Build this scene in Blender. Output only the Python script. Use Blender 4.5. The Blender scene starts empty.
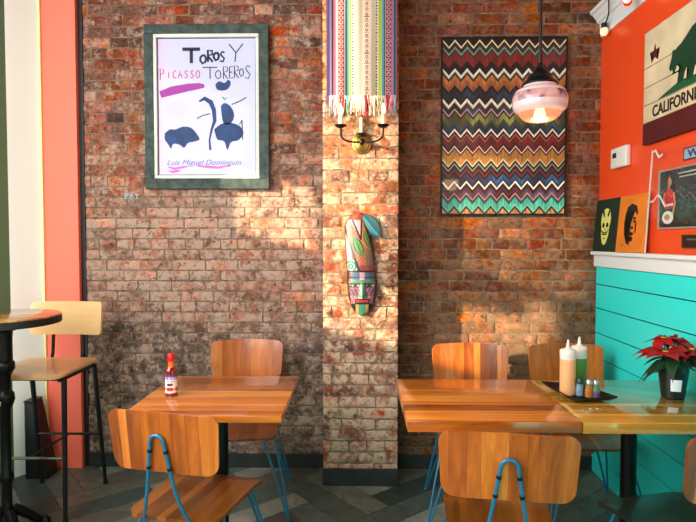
import bpy, bmesh, math, random
import numpy as np
from mathutils import Vector, Matrix, noise
R = math.radians
S = bpy.context.scene
COL = S.collection
random.seed(7)

# ---------------------------------------------------------------- camera
cam_d = bpy.data.cameras.new('camera'); cam = bpy.data.objects.new('camera', cam_d); COL.objects.link(cam)
cam_d.sensor_width = 36; cam_d.lens = 560 / 696 * 36; cam_d.clip_start = 0.05
cam.location = (0, 0, 1.395); cam.rotation_euler = (R(90 - 2.05), 0, R(1.02))
S.camera = cam
# ---------------------------------------------------------------- light
S.view_settings.view_transform = 'Standard'; S.view_settings.look = 'None'
S.view_settings.gamma = 1; S.view_settings.use_curve_mapping = False
S.view_settings.exposure = 0.0
W = bpy.data.worlds.new('world'); S.world = W; W.use_nodes = True
W.node_tree.nodes['Background'].inputs[0].default_value = (0.52, 0.95, 0.78, 1)
W.node_tree.nodes['Background'].inputs[1].default_value = 0.38
sd = bpy.data.lights.new('sun', 'SUN'); sd.energy = 15; sd.angle = R(1.3); sd.color = (1.0, 0.80, 0.52)
sun = bpy.data.objects.new('sun', sd); COL.objects.link(sun)
az, el = R(58.8), R(12)
sun.rotation_euler = Vector((math.sin(az)*math.cos(el), math.cos(az)*math.cos(el), -math.sin(el))).to_track_quat('-Z', 'Y').to_euler()
def area(name, loc, target, sx, sy, power, color):
    d = bpy.data.lights.new(name, 'AREA'); d.shape = 'RECTANGLE'; d.size = sx; d.size_y = sy; d.energy = power; d.color = color
    o = bpy.data.objects.new(name, d); COL.objects.link(o); o.location = loc
    o.rotation_euler = (Vector(target) - Vector(loc)).to_track_quat('-Z', 'Y').to_euler(); return o
area('daylight_side_window', (-1.84, 1.1, 2.0), (1.4, 2.2, 1.1), 2.2, 2.0, 140, (0.98, 0.99, 0.97))
area('daylight_shop_front', (-1.1, -1.2, 2.1), (-0.9, 3.4, 1.5), 1.5, 1.8, 55, (0.96, 0.98, 1.0))
area('reveal_fill', (-1.985, 2.86, 1.75), (-1.955, 3.32, 1.75), 0.09, 2.9, 7, (0.95, 1.0, 0.98))  # added fill lamp to brighten the cream panel; the niche behind is closed

# ---------------------------------------------------------------- helpers
def lin(c):
    return tuple(((v/255)/12.92 if v/255 <= 0.04045 else ((v/255+0.055)/1.055)**2.4) for v in c)
def L4(c): return lin(c) + (1,)
def tag(o, label=None, cat=None, group=None, kind=None):
    if label: o['label'] = label
    if cat: o['category'] = cat
    if group: o['group'] = group
    if kind: o['kind'] = kind
    return o
def thing(name, label, cat, loc=(0, 0, 0), rz=0, group=None):
    o = bpy.data.objects.new(name, None); COL.objects.link(o); o.empty_display_size = 0.05
    o.location = loc; o.rotation_euler = (0, 0, rz)
    return tag(o, label, cat, group)
def finish(name, bm, m, parent=None, smooth=False, tri=False):
    bmesh.ops.recalc_face_normals(bm, faces=bm.faces[:])
    me = bpy.data.meshes.new(name); bm.to_mesh(me); bm.free()
    for mm in (m if isinstance(m, (list, tuple)) else [m]): me.materials.append(mm)
    if smooth:
        me.polygons.foreach_set('use_smooth', [True]*len(me.polygons))
        try: me.set_sharp_from_angle(angle=R(38))
        except Exception: pass
    o = bpy.data.objects.new(name, me); COL.objects.link(o)
    if parent: o.parent = parent
    return o
def copy_tree(o, parent=None):
    c = o.copy(); COL.objects.link(c)
    if parent: c.parent = parent
    for ch in [x for x in bpy.data.objects if x.parent == o]: copy_tree(ch, c)
    return c
def bx(bm, x0, x1, y0, y1, z0, z1, bev=0.0, seg=2, mi=0):
    t = bmesh.new()
    M = Matrix.Translation(((x0+x1)/2, (y0+y1)/2, (z0+z1)/2)) @ Matrix.Diagonal((abs(x1-x0), abs(y1-y0), abs(z1-z0), 1))
    bmesh.ops.create_cube(t, size=1, matrix=M)
    if bev > 0: bmesh.ops.bevel(t, geom=t.edges[:], offset=bev, segments=seg, affect='EDGES', profile=0.5)
    merge(bm, t, mi)
def merge(bm, t, mi=0):
    mp = [bm.verts.new(v.co) for v in t.verts]; t.verts.index_update()
    for f in t.faces:
        try: nf = bm.faces.new([mp[v.index] for v in f.verts]); nf.material_index = mi
        except ValueError: pass
    t.free()
def smooth_path(pts, n=6, closed=False):
    P = [Vector(p) for p in pts]; out = []
    for i in range(len(P)-1):
        p0 = P[i-1] if i > 0 else P[i]*2-P[i+1]; p1 = P[i]; p2 = P[i+1]; p3 = P[i+2] if i+2 < len(P) else P[i+1]*2-P[i]
        for k in range(n):
            t = k/n
            out.append(0.5*((2*p1)+(p2-p0)*t+(2*p0-5*p1+4*p2-p3)*t*t+(3*p1-p0-3*p2+p3)*t**3))
    out.append(P[-1]); return out
def tube(bm, pts, r, n=10, mi=0):
    P = [Vector(p) for p in pts]; rr = r if isinstance(r, (list, tuple)) else [r]*len(P)
    T = [(P[min(i+1, len(P)-1)]-P[max(i-1, 0)]).normalized() for i in range(len(P))]
    u = T[0].orthogonal().normalized(); rings = []
    for i, p in enumerate(P):
        u = (u - T[i]*u.dot(T[i]))
        u = u.normalized() if u.length > 1e-6 else T[i].orthogonal().normalized()
        v = T[i].cross(u)
        rings.append([bm.verts.new(p+(u*math.cos(2*math.pi*k/n)+v*math.sin(2*math.pi*k/n))*rr[i]) for k in range(n)])
    for a, b in zip(rings, rings[1:]):
        for k in range(n):
            f = bm.faces.new((a[k], a[(k+1) % n], b[(k+1) % n], b[k])); f.material_index = mi
    bm.faces.new(rings[0][::-1]).material_index = mi; bm.faces.new(rings[-1]).material_index = mi
def lathe(bm, prof, n=32, c=(0, 0, 0), mi=0, cap=True):
    rings = []
    for r, z in prof:
        rings.append([bm.verts.new((c[0]+r*math.cos(2*math.pi*k/n), c[1]+r*math.sin(2*math.pi*k/n), c[2]+z)) for k in range(n)])
    for a, b in zip(rings, rings[1:]):
        for k in range(n): bm.faces.new((a[k], a[(k+1) % n], b[(k+1) % n], b[k])).material_index = mi
    if cap:
        bm.faces.new(rings[0][::-1]).material_index = mi; bm.faces.new(rings[-1]).material_index = mi
def prism(bm, pts, y0, y1, mi=0):
    """outline in the XZ plane, extruded from y0 (front) to y1 (back)"""
    a = [bm.verts.new((x, y0, z)) for x, z in pts]; b = [bm.verts.new((x, y1, z)) for x, z in pts]
    n = len(pts); fs = [bm.faces.new(a), bm.faces.new(b[::-1])]
    for k in range(n): fs.append(bm.faces.new((a[k], b[k], b[(k+1) % n], a[(k+1) % n])))
    for f in fs: f.material_index = mi
    bmesh.ops.triangulate(bm, faces=fs[:2])
def ribbon(bm, pts, w, y, t=0.0006, mi=0):
    """a flat brush stroke in the XZ plane"""
    P = [Vector((p[0], p[1])) for p in pts]; ww = w if isinstance(w, (list, tuple)) else [w]*len(P)
    Lf, Rt = [], []
    for i, p in enumerate(P):
        d = P[min(i+1, len(P)-1)]-P[max(i-1, 0)]
        if d.length < 1e-9: d = Vector((1, 0))
        d.normalize(); nrm = Vector((-d.y, d.x))*ww[i]/2
        Lf.append(bm.verts.new((p.x+nrm.x, y-t, p.y+nrm.y))); Rt.append(bm.verts.new((p.x-nrm.x, y-t, p.y-nrm.y)))
    for i in range(len(P)-1): bm.faces.new((Lf[i], Lf[i+1], Rt[i+1], Rt[i])).material_index = mi
def rows_profile(H, rad, mid=5, arc=7):
    out = [(-H/2+rad*(1-math.cos(math.pi/2*k/arc)), rad*(1-math.sin(math.pi/2*k/arc))) for k in range(arc+1)]
    m = [(-H/2+rad+(H-2*rad)*k/(mid+1), 0) for k in range(1, mid+1)]
    return out+m+[(-v, i) for v, i in out[::-1]]
def panel(bm, Wd, H, rad, t, fn, taper=0.0, nu=16, mid=6):
    """rounded plywood panel; fn(x, v) -> (centre point, normal)"""
    top, bot = [], []
    for v, ins in rows_profile(H, rad, mid):
        hw = (Wd/2)*(1+taper*v/(H/2))-ins
        ra, rb = [], []
        for k in range(nu+1):
            x = -hw+2*hw*k/nu; p, nrm = fn(x, v); p = Vector(p); nrm = Vector(nrm).normalized()
            ra.append(bm.verts.new(p+nrm*t/2)); rb.append(bm.verts.new(p-nrm*t/2))
        top.append(ra); bot.append(rb)
    nr = len(top)
    for i in range(nr-1):
        for k in range(nu):
            bm.faces.new((top[i][k], top[i][k+1], top[i+1][k+1], top[i+1][k]))
            bm.faces.new((bot[i][k+1], bot[i][k], bot[i+1][k], bot[i+1][k+1]))
        for k in (0, nu): bm.faces.new((top[i][k], top[i+1][k], bot[i+1][k], bot[i][k]))
    for i in (0, nr-1):
        for k in range(nu): bm.faces.new((top[i][k], bot[i][k], bot[i][k+1], top[i][k+1]))
def text_bm(body, size, mtx, depth=0.001, font_w=1.0, shear=0.0, bold=0.0, space=1.0, align='CENTER', fit=None):
    cu = bpy.data.curves.new('t', 'FONT'); cu.body = body; cu.size = size; cu.extrude = depth/2; cu.align_x = align; cu.align_y = 'CENTER'
    cu.shear = shear; cu.offset = bold; cu.space_character = space
    o = bpy.data.objects.new('t', cu); COL.objects.link(o); bpy.context.view_layer.update()
    me = bpy.data.meshes.new_from_object(o.evaluated_get(bpy.context.evaluated_depsgraph_get()))
    bm = bmesh.new(); bm.from_mesh(me)
    if fit:
        xs = [v.co.x for v in bm.verts]; ys = [v.co.y for v in bm.verts]; cx, cy = (max(xs)+min(xs))/2, (max(ys)+min(ys))/2
        for v in bm.verts: v.co.x = (v.co.x-cx)*fit[0]/(max(xs)-min(xs)); v.co.y = (v.co.y-cy)*fit[1]/(max(ys)-min(ys))
    # text lies in XY: turn upright so that it faces -Y
    bmesh.ops.transform(bm, matrix=Matrix(mtx) @ Matrix.Rotation(R(90), 4, 'X') @ Matrix.Diagonal((font_w, 1, 1, 1)), verts=bm.verts[:])
    bpy.data.objects.remove(o); bpy.data.curves.remove(cu); bpy.data.meshes.remove(me)
    return bm
def painted_grid(name, nx, nz, pos, colf, m, parent=None, smooth=False, wrap=False):
    """nx*nz cells; pos(u,v)->xyz; colf(u,v)->sRGB; colour kept per face"""
    vs = [pos(i/nx, j/nz) for j in range(nz+1) for i in range(nx+1)]
    fs = [(j*(nx+1)+i, j*(nx+1)+i+1, (j+1)*(nx+1)+i+1, (j+1)*(nx+1)+i) for j in range(nz) for i in range(nx)]
    me = bpy.data.meshes.new(name); me.from_pydata(vs, [], fs); me.materials.append(m)
    at = me.color_attributes.new('Col', 'FLOAT_COLOR', 'CORNER'); buf = []
    for j in range(nz):
        for i in range(nx):
            c = L4(colf((i+.5)/nx, (j+.5)/nz)); buf.extend(c*4)
    at.data.foreach_set('color', buf)
    if smooth: me.polygons.foreach_set('use_smooth', [True]*len(me.polygons))
    o = bpy.data.objects.new(name, me); COL.objects.link(o)
    if parent: o.parent = parent
    return o

# ---------------------------------------------------------------- materials
def nt(name):
    m = bpy.data.materials.new(name); m.use_nodes = True; t = m.node_tree; b = t.nodes['Principled BSDF']; return m, t, b
def mat(name, rgb, rough=0.6, metal=0.0, spec=0.5, bump=0.0, bscale=60, var=0.0, vscale=8, coat=0.0, emit=None, es=0.0, trans=0.0, ior=1.45, sss=0.0):
    m, t, b = nt(name); N, K = t.nodes, t.links
    b.inputs['Base Color'].default_value = L4(rgb); b.inputs['Roughness'].default_value = rough; b.inputs['Metallic'].default_value = metal
    b.inputs['Specular IOR Level'].default_value = spec; b.inputs['Coat Weight'].default_value = coat; b.inputs['Coat Roughness'].default_value = 0.12
    b.inputs['Transmission Weight'].default_value = trans; b.inputs['IOR'].default_value = ior
    if sss: b.inputs['Subsurface Weight'].default_value = sss; b.inputs['Subsurface Scale'].default_value = 0.02
    if emit: b.inputs['Emission Color'].default_value = L4(emit); b.inputs['Emission Strength'].default_value = es
    tc = N.new('ShaderNodeTexCoord')
    if var:
        n = N.new('ShaderNodeTexNoise'); n.inputs['Scale'].default_value = vscale; n.inputs['Detail'].default_value = 5
        K.new(tc.outputs['Object'], n.inputs['Vector'])
        r = N.new('ShaderNodeMapRange'); r.inputs[1].default_value = 0.3; r.inputs[2].default_value = 0.7; r.inputs[3].default_value = 1-var; r.inputs[4].default_value = 1+var
        K.new(n.outputs['Fac'], r.inputs[0])
        h = N.new('ShaderNodeHueSaturation'); h.inputs['Color'].default_value = L4(rgb); K.new(r.outputs[0], h.inputs['Value']); K.new(h.outputs[0], b.inputs['Base Color'])
    if bump:
        n2 = N.new('ShaderNodeTexNoise'); n2.inputs['Scale'].default_value = bscale; n2.inputs['Detail'].default_value = 4
        K.new(tc.outputs['Object'], n2.inputs['Vector'])
        bp = N.new('ShaderNodeBump'); bp.inputs['Strength'].default_value = bump; bp.inputs['Distance'].default_value = 0.01
        K.new(n2.outputs['Fac'], bp.inputs['Height']); K.new(bp.outputs[0], b.inputs['Normal'])
    return m
def ramp(N, stops, interp='LINEAR'):
    r = N.new('ShaderNodeValToRGB'); cr = r.color_ramp; cr.interpolation = interp
    while len(cr.elements) < len(stops): cr.elements.new(0.5)
    for e, (p, c) in zip(cr.elements, stops): e.position = p; e.color = L4(c)
    return r
def wood(name, tones, grain='x', across='y', width=0.075, rough=0.28, coat=0.35, dark=0.55, seedable=True, stave=0.42):
    """glued-up staves: tone per stave plus long grain"""
    m, t, b = nt(name); N, K = t.nodes, t.links
    tc = N.new('ShaderNodeTexCoord'); sp = N.new('ShaderNodeSeparateXYZ'); K.new(tc.outputs['Object'], sp.inputs[0])
    A = {'x': 0, 'y': 1, 'z': 2}
    oi = N.new('ShaderNodeObjectInfo')
    d = N.new('ShaderNodeMath'); d.operation = 'DIVIDE'; d.inputs[1].default_value = width; K.new(sp.outputs[A[across]], d.inputs[0])
    off = N.new('ShaderNodeMath'); off.operation = 'MULTIPLY_ADD'; off.inputs[1].default_value = 37.7 if seedable else 0.0
    K.new(oi.outputs['Random'], off.inputs[0]); K.new(d.outputs[0], off.inputs[2])
    # uneven stave widths
    n0 = N.new('ShaderNodeTexNoise'); n0.noise_dimensions = '1D'; n0.inputs['Scale'].default_value = 0.9; n0.inputs['Detail'].default_value = 0
    K.new(off.outputs[0], n0.inputs['W'])
    ad = N.new('ShaderNodeMath'); ad.operation = 'MULTIPLY_ADD'; ad.inputs[1].default_value = 1.6; K.new(n0.outputs['Fac'], ad.inputs[0]); K.new(off.outputs[0], ad.inputs[2])
    fl = N.new('ShaderNodeMath'); fl.operation = 'FLOOR'; K.new(ad.outputs[0], fl.inputs[0])
    wn = N.new('ShaderNodeTexWhiteNoise'); wn.noise_dimensions = '1D'; K.new(fl.outputs[0], wn.inputs['W'])
    # long grain
    cb = N.new('ShaderNodeCombineXYZ')
    s = {'x': 22, 'y': 22, 'z': 22}; s[grain] = 1.6
    for ax in 'xyz':
        mu = N.new('ShaderNodeMath'); mu.operation = 'MULTIPLY'; mu.inputs[1].default_value = s[ax]; K.new(sp.outputs[A[ax]], mu.inputs[0])
        if ax == grain:
            a2 = N.new('ShaderNodeMath'); a2.operation = 'MULTIPLY_ADD'; a2.inputs[1].default_value = 3.3; K.new(fl.outputs[0], a2.inputs[0]); K.new(mu.outputs[0], a2.inputs[2]); mu = a2
        K.new(mu.outputs[0], cb.inputs[A[ax]])
    g = N.new('ShaderNodeTexNoise'); g.inputs['Scale'].default_value = 1.0; g.inputs['Detail'].default_value = 6; g.inputs['Roughness'].default_value = 0.62; g.inputs['Distortion'].default_value = 0.9
    K.new(cb.outputs[0], g.inputs['Vector'])
    mx = N.new('ShaderNodeMath'); mx.operation = 'MULTIPLY_ADD'; mx.inputs[1].default_value = stave; K.new(wn.outputs['Value'], mx.inputs[0])
    m2 = N.new('ShaderNodeMath'); m2.operation = 'MULTIPLY'; m2.inputs[1].default_value = 1.17-stave; K.new(g.outputs['Fac'], m2.inputs[0]); K.new(m2.outputs[0], mx.inputs[2])
    r = ramp(N, [(0.12+0.76*i/(len(tones)-1), c) for i, c in enumerate(tones)]); K.new(mx.outputs[0], r.inputs[0])
    # stave joints
    fr = N.new('ShaderNodeMath'); fr.operation = 'FRACT'; K.new(ad.outputs[0], fr.inputs[0])
    lt = N.new('ShaderNodeMath'); lt.operation = 'LESS_THAN'; lt.inputs[1].default_value = 0.025; K.new(fr.outputs[0], lt.inputs[0])
    mc = N.new('ShaderNodeMix'); mc.data_type = 'RGBA'; mc.blend_type = 'MULTIPLY'; mc.inputs['B'].default_value = (dark, dark*0.9, dark*0.8, 1)
    K.new(lt.outputs[0], mc.inputs['Factor']); K.new(r.outputs[0], mc.inputs['A']); K.new(mc.outputs['Result'], b.inputs['Base Color'])
    b.inputs['Roughness'].default_value = rough; b.inputs['Coat Weight'].default_value = coat; b.inputs['Coat Roughness'].default_value = 0.07; b.inputs['Coat IOR'].default_value = 1.65 if coat > 0.9 else 1.5
    bp = N.new('ShaderNodeBump'); bp.inputs['Strength'].default_value = 0.12; bp.inputs['Distance'].default_value = 0.002
    K.new(g.outputs['Fac'], bp.inputs['Height']); K.new(bp.outputs[0], b.inputs['Normal'])
    return m
def colmat(name, rough=0.8, bump=0.0, bscale=200, streak=0.0, coat=0.0):
    m, t, b = nt(name); N, K = t.nodes, t.links
    a = N.new('ShaderNodeAttribute'); a.attribute_name = 'Col'; K.new(a.outputs['Color'], b.inputs['Base Color'])
    b.inputs['Roughness'].default_value = rough; b.inputs['Coat Weight'].default_value = coat
    if bump:
        tc = N.new('ShaderNodeTexCoord'); n = N.new('ShaderNodeTexNoise'); n.inputs['Scale'].default_value = bscale
        K.new(tc.outputs['Object'], n.inputs['Vector']); bp = N.new('ShaderNodeBump'); bp.inputs['Strength'].default_value = bump; bp.inputs['Distance'].default_value = 0.003
        K.new(n.outputs['Fac'], bp.inputs['Height']); K.new(bp.outputs[0], b.inputs['Normal'])
    return m
def brick_material(name, limec):
    m, t, b = nt(name); N, K = t.nodes, t.links
    a = N.new('ShaderNodeAttribute'); a.attribute_name = 'Col'
    tc = N.new('ShaderNodeTexCoord')
    def nz(scale, detail=6, rough=0.6):
        n = N.new('ShaderNodeTexNoise'); n.inputs['Scale'].default_value = scale; n.inputs['Detail'].default_value = detail; n.inputs['Roughness'].default_value = rough
        K.new(tc.outputs['Object'], n.inputs['Vector']); return n
    n1 = nz(38, 8, 0.75)
    mr = N.new('ShaderNodeMapRange'); mr.inputs[1].default_value = 0.33; mr.inputs[2].default_value = 0.67; mr.inputs[3].default_value = 0.45; mr.inputs[4].default_value = 1.5
    K.new(n1.outputs['Fac'], mr.inputs[0])
    nh = nz(11, 4, 0.6)
    mh = N.new('ShaderNodeMapRange'); mh.inputs[1].default_value = 0.36; mh.inputs[2].default_value = 0.64; mh.inputs[3].default_value = 0.66; mh.inputs[4].default_value = 1.28
    K.new(nh.outputs['Fac'], mh.inputs[0]); mm = N.new('ShaderNodeMath'); mm.operation = 'MULTIPLY'; K.new(mh.outputs[0], mm.inputs[0]); K.new(mr.outputs[0], mm.inputs[1])
    ns_ = nz(7, 3, 0.6); m8 = N.new('ShaderNodeMapRange'); m8.inputs[1].default_value = 0.35; m8.inputs[2].default_value = 0.65; m8.inputs[3].default_value = 0.80; m8.inputs[4].default_value = 1.12; K.new(ns_.outputs['Fac'], m8.inputs[0])
    h = N.new('ShaderNodeHueSaturation'); K.new(a.outputs['Color'], h.inputs['Color']); K.new(mm.outputs[0], h.inputs['Value']); K.new(m8.outputs[0], h.inputs['Saturation'])
    # lime and mortar smears: alpha of the attribute says how much a brick carries
    n2 = nz(16, 6, 0.7)
    q1 = N.new('ShaderNodeMath'); q1.operation = 'MULTIPLY_ADD'; q1.inputs[1].default_value = 6.5; q1.inputs[2].default_value = -3.25-0.45; K.new(n2.outputs['Fac'], q1.inputs[0])
    q2_ = N.new('ShaderNodeMath'); q2_.operation = 'MULTIPLY_ADD'; q2_.inputs[1].default_value = 1.7; K.new(a.outputs['Alpha'], q2_.inputs[0]); K.new(q1.outputs[0], q2_.inputs[2])
    r2 = N.new('ShaderNodeMapRange'); r2.inputs[1].default_value = 0.0; r2.inputs[2].default_value = 1.0; r2.inputs[3].default_value = 0; r2.inputs[4].default_value = 0.88
    K.new(q2_.outputs[0], r2.inputs[0])
    mx = N.new('ShaderNodeMix'); mx.data_type = 'RGBA'; mx.inputs['B'].default_value = L4(limec); K.new(r2.outputs[0], mx.inputs['Factor']); K.new(h.outputs[0], mx.inputs['A'])
    # soot and chips
    n3 = nz(34, 5, 0.7)
    r3 = N.new('ShaderNodeMapRange'); r3.inputs[1].default_value = 0.55; r3.inputs[2].default_value = 0.66; r3.inputs[3].default_value = 0; r3.inputs[4].default_value = 0.75
    K.new(n3.outputs['Fac'], r3.inputs[0])
    m3 = N.new('ShaderNodeMix'); m3.data_type = 'RGBA'; m3.inputs['B'].default_value = L4((52, 40, 34)); K.new(r3.outputs[0], m3.inputs['Factor']); K.new(mx.outputs['Result'], m3.inputs['A'])
    K.new(m3.outputs['Result'], b.inputs['Base Color']); b.inputs['Roughness'].default_value = 0.88; b.inputs['Specular IOR Level'].default_value = 0.25
    bp = N.new('ShaderNodeBump'); bp.inputs['Strength'].default_value = 0.75; bp.inputs['Distance'].default_value = 0.006
    K.new(n1.outputs['Fac'], bp.inputs['Height']); K.new(bp.outputs[0], b.inputs['Normal'])
    return m
M = {}
M['brick_left'] = brick_material('washed_brick', (178, 152, 134)); M['brick_pier'] = brick_material('limed_brick', (196, 172, 144)); M['brick_right'] = brick_material('rusty_brick', (124, 98, 72))
M['mortar'] = mat('lime_mortar', (122, 103, 84), 0.95, bump=0.9, bscale=90, var=0.45, vscale=14)
TEAK = [(66, 28, 6), (126, 62, 14), (176, 94, 24), (206, 122, 38), (224, 150, 62)]
M['table_wood'] = wood('teak_tabletop', TEAK, 'x', 'y', 0.062, 0.22, 0.5)
M['table_wood_pale'] = wood('golden_tabletop', [(110, 72, 20), (160, 112, 36), (192, 144, 54), (214, 170, 82)], 'x', 'y', 0.062, 0.16, 1.0)
M['seat_dark'] = wood('shade_toned_seat', [(24, 26, 20), (36, 38, 28), (50, 50, 36)], 'y', 'x', 0.05, 0.35, 0.2)  # near-black tones stand in for the shade under the table
M['seat_wood'] = wood('teak_seat', [(64, 34, 10), (104, 58, 16), (138, 80, 24), (164, 100, 36)], 'y', 'x', 0.05, 0.3, 0.35)
M['back_wood'] = wood('teak_back', [(62, 24, 6), (118, 54, 12), (162, 82, 20), (194, 108, 34), (216, 144, 62)], 'z', 'x', 0.055, 0.3, 0.35)
M['ply_light'] = wood('birch_ply', [(206, 160, 104), (222, 180, 122), (234, 198, 146)], 'x', 'y', 0.4, 0.35, 0.3, dark=1.0)
M['blue_metal'] = mat('teal_blue_enamel', (20, 104, 138), 0.32, 0.0, coat=0.5)
M['black_metal'] = mat('black_powder_coat', (20, 24, 24), 0.38, 0.3)
M['iron'] = mat('cast_iron_black', (17, 20, 20), 0.35, 0.5, bump=0.15, bscale=80)
M['chrome'] = mat('worn_steel', (190, 188, 182), 0.25, 1.0)
M['orange_wall'] = mat('orange_red_paint', (238, 76, 28), 0.38, bump=0.06, bscale=120, coat=0.15)
M['coral'] = mat('coral_orange_paint', (252, 116, 92), 0.5, bump=0.05)
M['cream'] = mat('cream_plaster', (238, 242, 234), 0.8, bump=0.05)
M['green'] = mat('sage_green_paint', (84, 134, 98), 0.6)
M['teal'] = mat('turquoise_paint', (44, 228, 220), 0.42, bump=0.05, bscale=40, coat=0.1)
M['gap'] = mat('dark_joint', (12, 20, 22), 0.9)
M['white_trim'] = mat('white_gloss_trim', (226, 228, 226), 0.35, bump=0.03)
M['dark_ceiling'] = mat('dark_green_ceiling', (24, 42, 32), 0.8)
M['plinth'] = mat('dark_painted_plinth', (36, 42, 38), 0.7, bump=0.6, bscale=40, var=0.3)
M['white'] = mat('white_plastic', (224, 222, 214), 0.45)
M['black'] = mat('matt_black', (14, 15, 15), 0.5)

# ---------------------------------------------------------------- structure
WY = 3.40; WX = 1.45; LX = -1.90; PIL = (-0.197, 0.225, 3.15); CZ = 3.35
PAL = [(158, 82, 54), (170, 90, 56), (138, 72, 52), (182, 106, 70), (150, 96, 76), (188, 116, 80), (118, 72, 56), (176, 76, 44), (160, 108, 86), (148, 84, 60)]
def brickwork(name, x0, x1, z0, z1, yf, depth, seed, style):
    rnd = random.Random(seed); bm = bmesh.new(); cl = bm.loops.layers.float_color.new('Col')
    ch = 0.0640; nrow = int((z1-z0)/ch)+1
    for j in range(nrow):
        zb = z0+j*ch; header = (j % 6 == 3)
        bl = 0.104 if header else 0.206
        x = x0 - (0 if style == 'pier' else rnd.uniform(0, bl)); first = True
        if style == 'pier' and j % 2: x -= bl/2 if not header else bl*0.5
        while x < x1-0.012:
            l = bl*rnd.uniform(0.93, 1.05)
            if not header and rnd.random() < 0.10: l *= 0.52
            xa, xb = max(x, x0), min(x+l-0.009, x1)
            x += l
            if x1-xb < 0.035: xb = x1; x = x1
            if xb-xa < 0.03: continue
            za, zt = zb+0.004+rnd.uniform(-.0012, .0012), min(zb+ch-0.004+rnd.uniform(-.0015, .0015), z1)
            if zt-za < 0.015: continue
            xm, zm = (xa+xb)/2, (za+zt)/2
            c = list(rnd.choice(PAL)); k = rnd.uniform(0.86, 1.14); lime = rnd.uniform(0.20, 0.48)
            g = noise.noise(Vector((xm*1.3+seed, 0, zm*1.6)))
            if style == 'left':
                # pinkish lime wash on the middle of the wall, dull grey-brown tone low down
                wash = max(0, min(1, (2.05-zm)*1.3+g*1.2))
                grey = (190, 146, 126) if rnd.random() < 0.6 else (160, 122, 104)
                c = [c[i]*(1-0.6*wash)+grey[i]*0.6*wash for i in range(3)]; lime += 0.26*wash
                low = max(0, min(1, (1.02+0.1*g-zm)*5))
                c = [c[i]*(1-0.75*low)+(88, 78, 68)[i]*0.75*low for i in range(3)]; lime -= 0.16*low
            elif style == 'right':
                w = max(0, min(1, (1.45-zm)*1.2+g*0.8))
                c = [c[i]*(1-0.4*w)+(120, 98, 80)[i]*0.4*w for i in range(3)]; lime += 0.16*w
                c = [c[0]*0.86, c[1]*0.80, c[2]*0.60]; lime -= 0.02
                if 0.55 < xm < 1.30 and zm < 1.08: c = [c[i]*0.5+(206, 132, 84)[i]*0.5 for i in range(3)]; lime += 0.18  # paler, limier bricks here paint in the sun patch
            else:
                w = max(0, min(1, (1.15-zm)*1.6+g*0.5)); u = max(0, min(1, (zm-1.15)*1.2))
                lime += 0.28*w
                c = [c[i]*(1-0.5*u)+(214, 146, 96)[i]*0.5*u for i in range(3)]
            c = [min(255, v*k) for v in c]
            c = [v*(0.90 if style != 'left' or zm < 1.6 else 0.86) for v in c]
            if style == 'left' and zm > 1.75: lime -= 0.08
            col = lin(c)+(lime,)
            dy = rnd.uniform(-0.0025, 0.003); 
            nx = max(3, int((xb-xa)/0.018)); nz = 4; V = {}
            for a in range(nx+1):
                for b_ in range(nz+1):
                    X = xa+(xb-xa)*a/nx; Z = za+(zt-za)*b_/nz; e = (a in (0, nx)) or (b_ in (0, nz))
                    q = Vector((X*55, seed*3.1, Z*55)); d = noise.noise(q)*0.0022
                    if e:
                        d += 0.0032+abs(noise.noise(q*1.7))*0.003
                        q2 = Vector((X*70+9, seed, Z*70))
                        if b_ in (0, nz): Z += noise.noise(q2)*0.0065
                        if a in (0, nx) and not (X <= x0+1e-4 or X >= x1-1e-4): X += noise.noise(q2*1.3)*0.006
                    V[a, b_] = bm.verts.new((X, yf+dy+d, Z))
            fs = [bm.faces.new((V[a, b_], V[a+1, b_], V[a+1, b_+1], V[a, b_+1])) for a in range(nx) for b_ in range(nz)]
            ring = [(a, 0) for a in range(nx)]+[(nx, b_) for b_ in range(nz)]+[(a, nz) for a in range(nx, 0, -1)]+[(0, b_) for b_ in range(nz, 0, -1)]
            bk = {p: bm.verts.new((V[p].co.x, yf+depth, V[p].co.z)) for p in ring}
            for i, p in enumerate(ring):
                q = ring[(i+1) % len(ring)]; fs.append(bm.faces.new((V[p], bk[p], bk[q], V[q])))
            for f in fs:
                f.smooth = True
                for lp in f.loops: lp[cl] = col
    me = bpy.data.meshes.new(name); bmesh.ops.recalc_face_normals(bm, faces=bm.faces[:]); bm.to_mesh(me); bm.free(); me.materials.append(M['brick_'+style])
    try: me.set_sharp_from_angle(angle=R(50))
    except Exception: pass
    o = bpy.data.objects.new(name, me); COL.objects.link(o); return o
def struct(name, o): o.name = name; o['kind'] = 'structure'; return o
bm = bmesh.new(); bx(bm, LX-0.24, WX+0.2, WY+0.007, WY+0.25, 0, CZ)
wb = struct('wall_back', finish('wall_back', bm, M['mortar']))
o = brickwork('brick_facing', LX+0.19, PIL[0], 0, CZ, WY, 0.02, 3, 'left'); o.parent = wb
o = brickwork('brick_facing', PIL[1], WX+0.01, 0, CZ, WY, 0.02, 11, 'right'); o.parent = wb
bm = bmesh.new(); bx(bm, PIL[0]+0.006, PIL[1]-0.006, PIL[2]+0.006, WY+0.01, 0, CZ)
wp = struct('wall_pier', finish('wall_pier', bm, M['mortar']))
o = brickwork('brick_facing', PIL[0], PIL[1], 0, CZ, PIL[2], WY-PIL[2]+0.004, 23, 'pier'); o.parent = wp
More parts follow.
